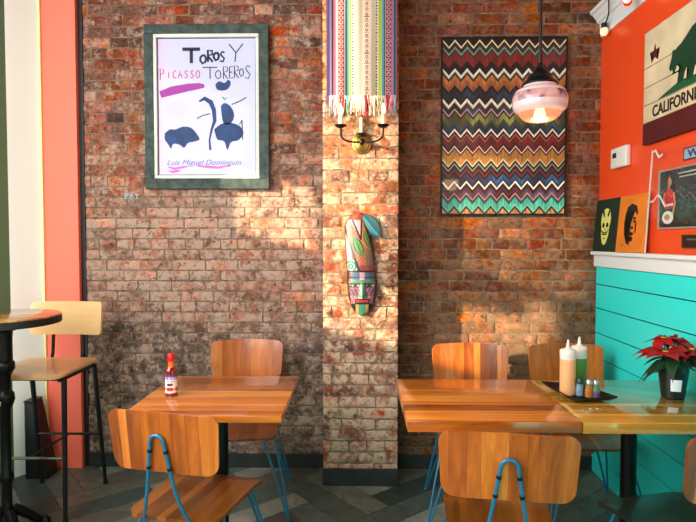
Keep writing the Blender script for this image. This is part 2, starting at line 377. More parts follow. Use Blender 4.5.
# plinth along the foot of the brick
bm = bmesh.new(); bx(bm, LX+0.24, PIL[0]-0.004, WY-0.014, WY+0.005, 0, 0.085, 0.004); bx(bm, PIL[1]+0.004, WX-0.004, WY-0.014, WY+0.005, 0, 0.085, 0.004)
struct('baseboard_back', finish('baseboard_back', bm, M['plinth']))
bm = bmesh.new(); bx(bm, PIL[0]-0.004, PIL[1]+0.004, PIL[2]-0.012, WY-0.014, 0, 0.098, 0.006)
struct('baseboard_pier', finish('baseboard_pier', bm, M['plinth']))

# floor: herringbone boards
fm, t, b = nt('grey_green_boards'); N, K = t.nodes, t.links
a = N.new('ShaderNodeAttribute'); a.attribute_name = 'Col'; tc = N.new('ShaderNodeTexCoord')
n = N.new('ShaderNodeTexNoise'); n.inputs['Scale'].default_value = 9; n.inputs['Detail'].default_value = 8; n.inputs['Roughness'].default_value = 0.7; n.inputs['Distortion'].default_value = 1.2
K.new(tc.outputs['Object'], n.inputs['Vector'])
mr = N.new('ShaderNodeMapRange'); mr.inputs[1].default_value = 0.3; mr.inputs[2].default_value = 0.7; mr.inputs[3].default_value = 0.6; mr.inputs[4].default_value = 1.4; K.new(n.outputs['Fac'], mr.inputs[0])
h = N.new('ShaderNodeHueSaturation'); K.new(a.outputs['Color'], h.inputs['Color']); K.new(mr.outputs[0], h.inputs['Value']); K.new(h.outputs[0], b.inputs['Base Color'])
b.inputs['Roughness'].default_value = 0.42
bp = N.new('ShaderNodeBump'); bp.inputs['Strength'].default_value = 0.2; bp.inputs['Distance'].default_value = 0.004; K.new(n.outputs['Fac'], bp.inputs['Height']); K.new(bp.outputs[0], b.inputs['Normal'])
bm = bmesh.new(); cl = bm.loops.layers.float_color.new('Col'); rnd = random.Random(5)
PW = 0.15; n4 = 4; ca, sa = math.cos(R(40)), math.sin(R(40)); FX0, FX1, FY0, FY1 = LX-0.12, WX, -1.6, WY
def plank(i, j, w, hh):
    x0, y0, x1, y1 = i*PW+.0012, j*PW+.0012, (i+w)*PW-.0012, (j+hh)*PW-.0012
    pts = [(x0, y0), (x1, y0), (x1, y1), (x0, y1)]; q = [(x*ca-y*sa, x*sa+y*ca+1) for x, y in pts]
    if max(p[0] for p in q) < FX0 or min(p[0] for p in q) > FX1 or max(p[1] for p in q) < FY0 or min(p[1] for p in q) > FY1: return
    c = rnd.choice([(76, 90, 84), (90, 102, 94), (112, 118, 106), (62, 76, 72), (92, 94, 84), (128, 132, 120)]); k = rnd.uniform(.88, 1.12)
    f = bm.faces.new([bm.verts.new((p[0], p[1], 0.001)) for p in q])
    for lp in f.loops: lp[cl] = lin([v*k for v in c])+(1,)
for i in range(-40, 40):
    for j in range(-40, 40):
        if (i-j) % (2*n4) == 0: plank(i, j, n4, 1)
        if (i-j) % (2*n4) == 2*n4-1: plank(i, j, 1, n4)
for co, no in (((FX0, 0, 0), (-1, 0, 0)), ((FX1, 0, 0), (1, 0, 0)), ((0, FY0, 0), (0, -1, 0)), ((0, FY1, 0), (0, 1, 0))):
    bmesh.ops.bisect_plane(bm, geom=bm.verts[:]+bm.edges[:]+bm.faces[:], plane_co=co, plane_no=no, clear_outer=True)
boards = finish('floor_boards', bm, fm)
bm = bmesh.new(); bx(bm, LX-0.2, WX+0.2, FY0, WY+0.2, -0.1, 0)
fl = struct('floor', finish('floor', bm, M['gap'])); boards.parent = fl
bm = bmesh.new(); bx(bm, LX-0.2, WX+0.2, FY0, WY+0.2, CZ, CZ+0.1)
struct('ceiling', finish('ceiling', bm, M['dark_ceiling']))

# left wall, its unseen openings shaped to cast the sun patches (daylight side)
bm = bmesh.new(); T = 0.12
def lw(y0, y1, z0, z1): bx(bm, LX-T, LX, y0, y1, z0, z1)
bx(bm, LX-0.24, LX-0.131, 2.80, WY+0.007, 0, CZ); bx(bm, LX-0.24, LX-0.121, 2.72, 2.80, 0, CZ)
lw(2.70, 2.78, 0, CZ); lw(2.33, 2.70, 0, 1.74); lw(2.33, 2.70, 2.14, CZ); lw(2.19, 2.33, 0, CZ)
lw(1.86, 2.19, 0, 1.33); lw(1.86, 2.19, 3.28, CZ)
lw(1.46, 1.86, 0, 1.30); lw(1.62, 1.86, 1.67, 1.84); lw(1.46, 1.62, 1.80, 1.84); lw(1.36, 1.86, 2.60, CZ); lw(1.36, 1.46, 0, 1.84)
lw(FY0, 1.36, 0, CZ)
struct('wall_left', finish('wall_left', bm, M['cream']))
bm = bmesh.new()
for z in np.arange(1.86, 2.6, 0.05): bx(bm, LX-0.07, LX-0.065, 1.36, 1.86, z, z+0.030)
struct('sun_dimming_slats', finish('sun_dimming_slats', bm, M['white']))  # unseen slats added to thin out the sun through this opening
def slab(p, q, n, th):
    """upright slab between plan points p and q, thickness th along n"""
    bm = bmesh.new(); v = []
    for z in (0, CZ-0.002):
        for a in (p, q, (q[0]+n[0]*th, q[1]+n[1]*th), (p[0]+n[0]*th, p[1]+n[1]*th)): v.append(bm.verts.new((a[0], a[1], z)))
    for f in ((0, 1, 2, 3), (4, 5, 6, 7), (0, 1, 5, 4), (1, 2, 6, 5), (2, 3, 7, 6), (3, 0, 4, 7)): bm.faces.new([v[i] for i in f])
    return bm
struct('trim_7', finish('trim_7', slab((-1.905, 3.385), (-2.022, 3.215), (-0.82, 0.57), 0.02), M['cream']))
struct('window_2', finish('window_2', slab((-2.022, 3.215), (-2.022, 2.805), (-1, 0), 0.007), M['green']))
# coral board at the end of the brick, its slot's shadow painted as a black strip, and cream edge strip
bm = bmesh.new(); bx(bm, LX+0.004, LX+0.208, WY-0.035, WY+0.006, 0, CZ-0.001, 0.002)
struct('trim_1', finish('trim_1', bm, M['coral']))
bm = bmesh.new(); bx(bm, LX-0.006, LX+0.0035, WY-0.05, WY+0.006, 0, CZ-0.001, 0.001)
struct('trim_2', finish('trim_2', bm, mat('pale_yellow_edge', (240, 222, 160), 0.5)))
bm = bmesh.new(); bx(bm, LX+0.209, LX+0.236, WY-0.006, WY+0.006, 0, CZ-0.001)
struct('slot_shadow_strip', finish('slot_shadow_strip', bm, M['black']))

# right wall
bm = bmesh.new(); bx(bm, WX, WX+0.15, FY0, WY+0.007, 0, CZ)
struct('wall_right', finish('wall_right', bm, M['orange_wall']))
bm = bmesh.new(); zt = 1.243; k = 0
edges = [1.243, 1.136, 0.992, 0.843, 0.697, 0.550, 0.404, 0.258, 0.10]
for za, zb in zip(edges, edges[1:]): bx(bm, WX-0.014, WX-0.001, FY0, WY-0.002, zb+0.0028, za-0.0028, 0.0015, 1)
bx(bm, WX-0.006, WX-0.001, FY0, WY-0.002, 0.0, 1.243, mi=1)
struct('trim_4', finish('trim_4', bm, [M['teal'], M['gap']]))
bm = bmesh.new(); bx(bm, WX-0.03, WX-0.001, FY0, WY-0.001, 1.243, 1.312, 0.003); bx(bm, WX-0.052, WX-0.001, FY0, WY-0.001, 1.312, 1.334, 0.005)
struct('trim_5', finish('trim_5', bm, M['white_trim']))
bm = bmesh.new(); bx(bm, WX-0.026, WX-0.001, FY0, WY-0.002, 0.0, 0.10, 0.003)
struct('baseboard_right', finish('baseboard_right', bm, M['teal']))
# crown moulding: stepped profile extruded along the wall
bm = bmesh.new()
prof = [(0, 2.600), (-0.010, 2.600), (-0.014, 2.620), (-0.018, 2.665), (-0.018, 2.678), (-0.034, 2.684), (-0.040, 2.702), (-0.046, 2.706), (-0.062, 2.728), (-0.074, 2.732), (-0.078, 2.750), (-0.02, 2.750), (0, 2.750)]
for Y in (FY0, WY-0.008):
    pass
A0 = [bm.verts.new((WX-0.001+x, FY0, z)) for x, z in prof]; B0 = [bm.verts.new((WX-0.001+x, WY-0.008, z)) for x, z in prof]
for i in range(len(prof)): bm.faces.new((A0[i], B0[i], B0[(i+1) % len(prof)], A0[(i+1) % len(prof)]))
bm.faces.new(A0); bm.faces.new(B0[::-1])
struct('trim_6', finish('trim_6', bm, M['white_trim']))

# ---------------------------------------------------------------- tables
def make_table(name, label, w, d, top, th, loc):
    t = thing(name, label, 'table', loc)
    bm = bmesh.new(); bx(bm, -w/2, w/2, -d/2, d/2, top-th, top, 0.003, 2)
    finish('tabletop', bm, M['table_wood'], t, True)
    bm = bmesh.new(); bx(bm, -0.19, 0.19, -0.025, 0.025, top-th-0.012, top-th-0.0005, 0.002); bx(bm, -0.025, 0.025, -0.19, 0.19, top-th-0.012, top-th-0.0005, 0.002)
    finish('top_bracket', bm, M['iron'], t)
    bm = bmesh.new(); lathe(bm, [(0.045, 0.05), (0.045, 0.075), (0.032, 0.09), (0.03, 0.11), (0.03, top-th-0.06), (0.038, top-th-0.05), (0.038, top-th-0.012)], 24)
    finish('column', bm, M['iron'], t, True)
    bm = bmesh.new()
    for q in range(4):
        a = math.pi/4+q*math.pi/2; c, s = math.cos(a), math.sin(a)
        tube(bm, [(c*0.02, s*0.02, 0.06), (c*0.12, s*0.12, 0.045), (c*0.22, s*0.22, 0.018)], [0.024, 0.022, 0.017], 10)
    finish('base', bm, M['iron'], t, True)
    return t
make_table('cafe_table', 'square teak cafe table with the hot sauce bottle on it, left of the pier', 0.602, 0.61, 0.745, 0.028, (-0.585, 2.36, 0))
t1 = make_table('cafe_table', 'square teak cafe table just right of the brick pier, left one of the joined pair', 0.607, 0.60, 0.764, 0.040, (0.4785, 2.245, 0))
t2 = make_table('cafe_table', 'teak cafe table against the turquoise boards, carrying the red poinsettia', 0.607, 0.60, 0.762, 0.040, (1.0895, 2.245, 0))
tt = [c for c in t2.children if c.name.startswith('tabletop')][0]; tt.data.materials[0] = M['table_wood_pale']; tt['label'] = 'golden brown top'
t1['group'] = t2['group'] = 'pair of cafe tables pushed together'

# ---------------------------------------------------------------- chairs
BZ = 0.7235
def back_fn(x, v):
    y = -0.262-0.14*v+0.030*(x/0.2)**2+0.0
    return (x, y, BZ+v+0.004*math.cos(x/0.2*math.pi)), (-0.30*x/0.2, 1, 0.14)
def seat_fn(x, v):
    z = 0.440-(0.030*((v-0.10)/0.12)**2 if v > 0.10 else 0)-0.010*math.cos(x/0.21*math.pi/2)*max(0, 1-abs(v)/0.2)
    sl = 0.5*((v-0.10)/0.12) if v > 0.10 else 0
    return (x, v, z), (0, sl, 1)
def make_chair(label):
    t = thing('dining_chair', label, 'chair')
    bm = bmesh.new(); panel(bm, 0.355, 0.43, 0.055, 0.014, seat_fn, taper=0.045); finish('seat', bm, M['seat_wood'], t, True)
    bm = bmesh.new(); panel(bm, 0.402, 0.208, 0.038, 0.012, back_fn, taper=0.03); finish('backrest', bm, M['back_wood'], t, True)
    bm = bmesh.new()
    def yb(z): return -0.262-0.14*(z-BZ)-0.0145
    half = [(0.10, -0.06, 0.424), (0.098, -0.15, 0.424), (0.094, -0.205, 0.432), (0.078, -0.232, 0.470), (0.053, yb(0.56), 0.56), (0.030, yb(0.70), 0.700), (0.024, yb(0.736), 0.736), (0.011, yb(0.753), 0.753)]
    path = half+[(-x, y, z) for x, y, z in half[::-1]]
    tube(bm, smooth_path(path, 5), 0.0062, 10); rod = finish('back_rod', bm, M['blue_metal'], t, True)
    for sx in (-1, 1):
        for z, x in ((0.700, 0.030), (0.640, 0.0385)):
            bm = bmesh.new(); d = Vector((sx*0.2, 0.14, -1)).normalized(); p = Vector((sx*x, yb(z), z))
            tube(bm, [p-d*0.005, p+d*0.005], 0.0078, 10)
            tube(bm, [p, p+Vector((0, 0.012, 0))], 0.004, 8)
            finish('screw_clip', bm, M['black_metal'], rod, True)
    bm = bmesh.new()
    for sy in (-0.13, 0.12):
        tube(bm, smooth_path([(-0.155, sy, 0.423), (-0.05, sy, 0.4205), (0.05, sy, 0.4205), (0.155, sy, 0.423)], 4), 0.006, 8)
    tube(bm, [(0, -0.13, 0.4205), (0, 0.12, 0.4205)], 0.006, 8)
    finish('seat_frame', bm, M['blue_metal'], t, True)
    for sx in (-1, 1):
        for sy in (-1, 1):
            fy = 0.225 if sy > 0 else -0.235
            foot = (sx*0.245, fy, 0.008)
            a = (sx*0.158, sy*0.115, 0.424); b2 = (sx*0.105, sy*0.165, 0.424)
            f1 = (foot[0]-sx*0.006, foot[1]+0.004*sy, 0.016); f2 = (foot[0]-sx*0.012, foot[1], 0.016)
            bm = bmesh.new(); tube(bm, [a, ((a[0]+foot[0])/2, (a[1]+foot[1])/2, 0.22), f1, foot, f2, ((b2[0]+foot[0]-sx*.01)/2, (b2[1]+foot[1])/2, 0.22), b2], 0.0058, 8)
            finish('leg', bm, M['blue_metal'], t, True)
    return t
chair = make_chair('teak chair with blue rods, its back to us at the left table')
CH = [(-0.601, 2.082, -13, None, 'chairs at the front side of the tables'),
      (-0.606, 2.930, 186.6, 'teak chair on the far side of the left table, against the brick below the poster', 'chairs along the brick wall'),
      (0.483, 1.900, -8, 'teak chair in the front centre, its back to us at the joined tables', 'chairs at the front side of the tables'),
      (0.591, 2.830, 174, 'teak chair by the brick wall behind the joined tables, next to the pier', 'chairs along the brick wall'),
      (1.140, 2.830, 180, 'teak chair by the brick wall in the corner, behind the squeeze bottles', 'chairs along the brick wall'),
      (1.104, 1.917, 14, 'chair cut off by the right photo edge, seat under the poinsettia table', 'chairs at the front side of the tables')]
for i, (x, y, a, lab, grp) in enumerate(CH):
    c = chair if i == 0 else copy_tree(chair)
    c.location = (x, y, 0); c.rotation_euler = (0, 0, R(a)); c['group'] = grp
    if lab: c['label'] = lab
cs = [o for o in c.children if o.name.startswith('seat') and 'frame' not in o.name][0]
cs.material_slots[0].link = 'OBJECT'; cs.material_slots[0].material = M['seat_dark']; cs['label'] = 'nearly black seat'  # nearly black only to stand in for the shade under the table

# ---------------------------------------------------------------- bar stools and high table
def make_stool(label):
    t = thing('bar_stool', label, 'stool', group='bar stools at the high round table')
    def sf(x, v):
        z = 0.738-(0.012*((v-0.12)/0.11)**2 if v > 0.12 else 0)-0.008*math.cos(x/0.2*math.pi/2)*max(0, 1-abs(v)/0.2)
        return (x, v, z), (0, 0.4*max(0, (v-0.12)/0.11), 1)
    def bf(x, v): return (x, -0.255-0.12*v+0.028*(x/0.2)**2, 0.962+v), (-0.28*x/0.2, 1, 0.12)
    bm = bmesh.new(); panel(bm, 0.392, 0.43, 0.06, 0.014, sf, taper=0.0); finish('seat', bm, M['ply_light'], t, True)
    bm = bmesh.new(); panel(bm, 0.405, 0.185, 0.022, 0.013, bf); finish('backrest', bm, M['ply_light'], t, True)
    for s in (-1, 1):
        bm = bmesh.new(); P = [(s*0.085, -0.10, 0.722), (s*0.085, -0.205, 0.724), (s*0.085, -0.238, 0.76), (s*0.085, -0.250, 0.86), (s*0.085, -0.268, 1.02)]
        tube(bm, smooth_path(P, 4), 0.009, 8); finish('back_post', bm, M['black_metal'], t, True)
    bm = bmesh.new()
    for s in (-1, 1):
        bx(bm, s*0.165-0.009, s*0.165+0.009, -0.19, 0.16, 0.700, 0.724, 0.002)
    bx(bm, -0.165, 0.165, -0.19, -0.172, 0.700, 0.724, 0.002); bx(bm, -0.165, 0.165, 0.12, 0.138, 0.700, 0.722, 0.002)
    finish('seat_frame', bm, M['black_metal'], t)
    def foot(sx, sy): return Vector((sx*0.184, 0.160 if sy > 0 else -0.280, 0.0))
    def topp(sx, sy): return Vector((sx*0.176, 0.135 if sy > 0 else -0.18, 0.712))
    for sx in (-1, 1):
        for sy in (-1, 1):
            bm = bmesh.new(); tube(bm, [topp(sx, sy), foot(sx, sy)+Vector((0, 0, 0.012))], [0.014, 0.0105], 8)
            l = finish('leg', bm, M['black_metal'], t, True)
            bm = bmesh.new(); tube(bm, [foot(sx, sy)+Vector((0, 0, 0.0)), foot(sx, sy)+Vector((0, 0, 0.016))], 0.013, 10); finish('foot_cap', bm, M['black'], l, True)
    def at(sx, sy, z): f = foot(sx, sy); q = topp(sx, sy); return f+(q-f)*(z/0.712)
    bm = bmesh.new(); tube(bm, [at(-1, 1, 0.315), at(1, 1, 0.315)], 0.008, 8); finish('footrest', bm, M['chrome'], t, True)['label'] = 'bright bare steel footrest'
    bm = bmesh.new(); tube(bm, [at(-1, -1, 0.305), at(1, -1, 0.305)], 0.007, 8); finish('stretcher', bm, M['black_metal'], t, True)
    bm = bmesh.new(); tube(bm, [(0, at(1, -1, 0.305).y, 0.305), (0, at(1, 1, 0.315).y, 0.315)], 0.0065, 8); finish('stretcher', bm, M['black_metal'], t, True)
    return t
st = make_stool('tall bar stool with pale plywood seat and back standing in front of the coral board')
st.location = (-1.635, 2.868, 0); st.rotation_euler = (0, 0, R(180))
s2 = copy_tree(st); s2.location = (-1.632, 2.035, 0); s2.rotation_euler = (0, 0, 0)
s2['label'] = 'second bar stool, only its front corner showing at the left edge below the round table'

t = thing('bar_table', 'high round bar table with wood top and black rim on an iron pedestal', 'table', (-1.648, 2.56, 0))
bm = bmesh.new(); lathe(bm, [(0.235, 1.040), (0.242, 1.043), (0.242, 1.0495), (0.238, 1.052)], 64)
finish('tabletop', bm, wood('bar_top_wood', [(120, 76, 34), (164, 112, 56), (190, 140, 80)], 'x', 'y', 0.06, 0.15, 0.7), t, True)
bm = bmesh.new(); lathe(bm, [(0.230, 1.010), (0.2455, 1.013), (0.2455, 1.042), (0.2425, 1.0445), (0.2425, 1.012)], 64, cap=False)
lathe(bm, [(0.235, 1.010), (0.235, 1.0395)], 64)
finish('rim', bm, M['black'], t, True)
bm = bmesh.new()
lathe(bm, [(0.09, 1.01), (0.068, 0.985), (0.04, 0.975), (0.0368, 0.94), (0.0368, 0.84), (0.0448, 0.83), (0.0464, 0.8), (0.0368, 0.785), (0.0288, 0.77), (0.0272, 0.7), (0.04, 0.685), (0.0432, 0.655), (0.0352, 0.63), (0.024, 0.61), (0.0224, 0.32), (0.032, 0.3), (0.032, 0.28), (0.0224, 0.26), (0.024, 0.14), (0.04, 0.1), (0.048, 0.06)], 28)
finish('column', bm, M['iron'], t, True)
bm = bmesh.new()
for q in range(4):
    a = R(48)+q*math.pi/2; c, s = math.cos(a), math.sin(a)
    P = smooth_path([(c*0.03, s*0.03, 0.13), (c*0.08, s*0.08, 0.09), (c*0.13, s*0.13, 0.045), (c*0.15, s*0.15, 0.03), (c*0.165, s*0.165, 0.028)], 4)
    tube(bm, P, [0.024-0.008*i/len(P) for i in range(len(P))], 10)
    lathe(bm, [(0.02, 0.0), (0.026, 0.012), (0.024, 0.03), (0.012, 0.045)], 14, (c*0.165, s*0.165, 0))
finish('base', bm, M['iron'], t, True)

# dark sloping wedge, invented to fill an unidentified dark area behind the stool
bm = bmesh.new(); prism(bm, [(-1.948, 0.0), (-1.812, 0.0), (-1.812, 0.05), (-1.895, 0.45), (-1.948, 0.45)], 3.20, 3.30)
bmesh.ops.bevel(bm, geom=bm.edges[:], offset=0.004, segments=1, affect='EDGES')
bn = thing('dark_wedge', 'low black wedge added behind the bar stool, at the cream wall', 'dark form', (-1.88, 3.25, 0))
o = finish('body', bm, M['black'], bn); o.location = (1.88, -3.25, 0)
bm = bmesh.new(); bx(bm, -1.950, -1.893, 3.198, 3.302, 0.4502, 0.462, 0.003); o = finish('wedge_top', bm, M['black_metal'], bn); o.location = (1.88, -3.25, 0)  # top slab of the same added wedge

# ---------------------------------------------------------------- framed poster
PX, PZ = -0.905, 2.196    # centre
po = thing('framed_poster', 'large framed bullfight art print with brush lettering on the left brick wall', 'picture', (PX, WY-0.003, PZ))
def frame_bm(w, h, fw, y0, y1, bev=0.004, fr=None, fb=None):
    bm = bmesh.new(); fr = fr or fw; fb = fb or fw
    bx(bm, -w/2, w/2, y0, y1, h/2-fw, h/2, bev); bx(bm, -w/2, w/2, y0, y1, -h/2, -h/2+fb, bev)
    bx(bm, -w/2, -w/2+fw, y0, y1, -h/2+fb, h/2-fw, bev); bx(bm, w/2-fr, w/2, y0, y1, -h/2+fb, h/2-fw, bev); return bm
PWd, PHt = 0.746, 0.977
finish('frame', frame_bm(PWd, PHt, 0.054, -0.040, 0.0, 0.004, 0.060, 0.062), mat('weathered_green_grey_wood', (58, 72, 68), 0.75, bump=0.8, bscale=35, var=0.5, vscale=22), po)
bm = bmesh.new(); bx(bm, -PWd/2+0.02, PWd/2-0.02, -0.012, -0.002, -PHt/2+0.02, PHt/2-0.02); finish('backing', bm, M['black'], po)
IW, IH = PWd-0.112, PHt-0.118
f = finish('inner_frame', frame_bm(IW, IH, 0.020, -0.034, -0.012, 0.003), mat('chipped_white_paint', (214, 214, 206), 0.6, bump=0.4, bscale=60, var=0.12), po); f.location = (-0.003, 0, 0.004)
prm = colmat('poster_paper', 0.55, coat=0.25)
def paper(u, v):
    e = math.exp(-((u-0.35)**2+(v-0.4)**2)*6)
    c = [190-4*e, 193-6*e, 224]
    if u < 0.18: c = [c[0]+10*(0.18-u)/0.18, c[1]-6*(0.18-u)/0.18, c[2]-4*(0.18-u)/0.18]
    d = math.hypot((u-0.20)/0.14, (v-0.475)/0.085)+0.18*noise.noise(Vector((u*9, v*13, 2)))
    if d < 1: k = min(1, (1-d)*3)*0.75; c = [c[i]*(1-k)+(232, 178, 218)[i]*k for i in range(3)]
    return c
prw, prh = IW-0.050, IH-0.050
pr = painted_grid('print', 60, 90, lambda u, v: (-prw/2+prw*u, -0.0165, -prh/2+prh*v), paper, prm, po); pr.location = (-0.003, 0, 0.004)
# brush marks: coordinates in crop pixels of the sheet -> metres
def pp(x, z): return ((x-75)/250*prw-prw/2-0.003, prh/2-(z-78)/352*prh+0.004)
INK = mat('dark_ink', (22, 26, 50), 0.6); PNK = mat('magenta_ink', (196, 30, 110), 0.6)
ST = {'T': [[(0, 1), (1, 1)], [(.5, 1), (.5, 0)]], 'O': [[(.5, 1), (.1, .75), (.05, .35), (.4, 0), (.8, .15), (.95, .6), (.7, .95), (.5, 1)]],
      'R': [[(.1, 0), (.1, 1), (.7, .95), (.75, .65), (.1, .5), (.8, 0)]], 'S': [[(.9, .9), (.5, 1), (.15, .8), (.45, .55), (.85, .35), (.6, .02), (.05, .1)]],
      'Y': [[(0, 1), (.5, .5)], [(1, 1), (.5, .5), (.42, 0)]], 'E': [[(.8, 1), (.1, .95), (.1, 0), (.85, .03)], [(.1, .5), (.7, .52)]],
      'P': [[(.15, 0), (.15, 1), (.75, .9), (.75, .55), (.15, .5)]], 'I': [[(.5, .8), (.5, 0)], [(.46, 1), (.54, 1)]], 'C': [[(.9, .85), (.5, 1), (.1, .6), (.2, .1), (.6, 0), (.9, .15)]],
      'A': [[(0, 0), (.45, 1), (.9, 0)], [(.2, .4), (.75, .4)]]}
def letter(bm, ch, x, z, w, h, th, y=-0.0175):
    for s in ST[ch]: ribbon(bm, [pp(x+p[0]*w, z+h-p[1]*h) for p in s], th*1.35, y)
bm = bmesh.new()
for ch, x, z, w, h, th in (('T', 138, 105, 46, 36, .015), ('O', 183, 120, 17, 22, .010), ('R', 202, 108, 18, 30, .010), ('O', 218, 114, 15, 20, .011), ('S', 234, 112, 14, 26, .008)):
    letter(bm, ch, x, z, w, h, th)
letter(bm, 'Y', 258, 92, 36, 46, .005)
for ch, x, z, w, h in (('T', 190, 152, 38, 30), ('O', 222, 160, 16, 22), ('R', 242, 150, 16, 32), ('E', 258, 150, 12, 30), ('R', 270, 148, 16, 32), ('O', 284, 156, 12, 20), ('S', 298, 148, 16, 34)):
    letter(bm, ch, x, z, w, h, .0045)
finish('title_lettering', bm, INK, po)
bm = bmesh.new()
for i, ch in enumerate('PICASSO'): letter(bm, ch, 82+i*15 - (4 if i == 0 else 0), 160-(6 if i == 0 else 0), 11 if ch != 'P' else 14, 20+(10 if i == 0 else 0), .004)
finish('artist_lettering', bm, PNK, po)
x0, z0 = pp(190, 399)
finish('script_lettering', text_bm('Luis Miguel Dominguin', 0.046, Matrix.Translation((x0, -0.0178, z0)), 0.0004, shear=0.35, font_w=1.06), mat('violet_pencil', (110, 100, 170), 0.6), po)
def blob(bm, pts, y=-0.0172, wob=0.0):
    P = smooth_path([(*pp(*p), 0) for p in pts+[pts[0]]], 5)[:-1]
    a = [bm.verts.new((p.x, y, p.y)) for p in P]; f = bm.faces.new(a); bmesh.ops.triangulate(bm, faces=[f])
# abstract purple sweep and generic blue ink shapes
bm = bmesh.new(); ribbon(bm, [pp(*p) for p in ((80, 222), (110, 212), (150, 204), (180, 200), (194, 200))], [.040, .052, .046, .036, .020], -0.0172)
finish('brush_sweep', bm, mat('violet_wash', (156, 48, 150), 0.6), po)
bm = bmesh.new()
for P in (((98, 410), (115, 415), (135, 411), (150, 409)), ((172, 407), (200, 410), (230, 412), (262, 406)), ((100, 421), (112, 423), (122, 421), (130, 420))):
    ribbon(bm, smooth_path([(*pp(*p), 0) for p in P], 3) and [pp(*p) for p in P], [.008, .016, .014, .006], -0.0172)
finish('pink_strokes', bm, mat('pink_violet_wash', (206, 104, 190), 0.6), po)
BL = mat('blue_ink_wash', (14, 54, 108), 0.6, var=0.35, vscale=14)
bm = bmesh.new()
blob(bm, [(90, 322), (104, 312), (118, 312), (138, 305), (158, 308), (172, 322), (180, 338), (166, 344), (150, 348), (140, 360), (128, 352), (112, 350), (106, 362), (98, 350), (90, 338)])
finish('blue_patch', bm, BL, po)
bm = bmesh.new()
blob(bm, [(218, 312), (238, 298), (262, 296), (284, 304), (294, 322), (282, 340), (262, 346), (252, 366), (244, 344), (226, 338)])
blob(bm, [(236, 252), (246, 244), (262, 254), (270, 276), (262, 296), (244, 298), (238, 276)])
blob(bm, [(222, 196), (232, 188), (246, 192), (256, 184), (262, 194), (254, 208), (238, 212), (226, 208)])
ribbon(bm, [pp(*p) for p in ((180, 240), (194, 232), (210, 242), (218, 262), (220, 290), (212, 312), (206, 340), (208, 366))], [.010, .024, .030, .026, .022, .014, .010, .014], -0.0172)
finish('blue_patch', bm, BL, po)
for P in (((264, 248), (284, 240), (302, 230)), ((174, 284), (190, 276), (208, 272)), ((284, 300), (290, 288), (292, 340)), ((240, 228), (246, 236), (250, 230))):
    bm = bmesh.new(); ribbon(bm, [pp(*p) for p in P], .006, -0.0174); finish('ink_line', bm, INK, po)

# EAT on the brick
bm = text_bm('EAT', 0.040, Matrix.Translation((-1.375, WY-0.006, 1.664)), 0.003, font_w=1.25, space=1.1)
tag(finish('wall_lettering', bm, mat('pale_blue_chalk_paint', (150, 198, 206), 0.8)), 'tiny pale blue letters EAT on the brick below the poster corner', 'lettering')

# ---------------------------------------------------------------- woven blanket on the pier
bl = thing('woven_blanket', 'striped woven blanket with fringed end hanging down the brick pier', 'blanket', (0.020, PIL[2]-0.006, 2.199))
STR = [(0, (92, 62, 110)), (7, (70, 90, 150)), (11, (196, 170, 214)), (17, (90, 50, 90)), (22, (226, 140, 176)), (30, (240, 226, 226)), (38, 'ring'), (56, (236, 224, 216)), (60, (40, 110, 140)), (66, (120, 200, 214)), (72, (176, 206, 90)), (79, (234, 224, 200)), (82, 'dot'), (87, (238, 226, 206)), (94, (228, 220, 204)), (96, (240, 228, 210)), (120, 'motif'), (137, (238, 226, 206)), (157, 'dot'), (162, (236, 226, 206)), (165, (176, 206, 90)), (173, (214, 210, 110)), (177, (110, 176, 206)), (183, (30, 96, 110)), (187, (238, 226, 216)), (189, 'ring'), (206, (196, 150, 196)), (214, (90, 60, 120)), (219, (60, 130, 130)), (223, (208, 70, 90)), (226, (208, 70, 90))]
def blk(u, v):
    x = u*225; z = v*1050
    c = [s for s in STR if s[0] <= x][-1]; a0 = c[0]; c = c[1]
    if c == 'ring':
        w = 18; cy = (z % 27)/27-0.5; cx = (x-a0)/w-0.5; d = math.hypot(cx*1.05, cy)
        c = (240, 222, 214) if 0.24 < d < 0.42 else ((186, 26, 52) if d >= 0.42 else (206, 70, 90))
    elif c == 'dot': c = (44, 40, 60) if (z % 17) < 8 else (236, 224, 204)
    elif c == 'motif':
        cy = (z % 30)/30; cx = abs((x-a0)/17-0.5)*2
        c = (90, 22, 40) if (abs(cy-0.5)*2+cx < 0.75 and not (abs(cy-0.5)*2+cx < 0.3)) or cy < 0.12 else (236, 214, 200)
    k = 0.94+0.06*((int(z/2.5)+int(x)) % 2)
    m_ = max(c); c = [m_-(m_-q)*1.12 for q in c]
    return [max(0, min(255, q*k*0.72)) for q in c]
fab = colmat('woven_cotton', 0.9, 0.4, 500)
painted_grid('cloth', 225, 330, lambda u, v: (-0.195+0.39*u, -0.010-0.006*math.sin(u*15+v*2)-0.004*math.sin(u*31+1)-0.02*v, 1.0*v), blk, fab, bl, True)
bm = bmesh.new(); rnd = random.Random(2)
FR = [mat('fringe_cream', (236, 222, 200), 0.9), mat('fringe_crimson', (190, 40, 66), 0.9), mat('fringe_pink', (226, 150, 176), 0.9), mat('fringe_teal', (90, 170, 180), 0.9), mat('fringe_plum', (90, 60, 100), 0.9), mat('fringe_lime', (190, 206, 110), 0.9)]
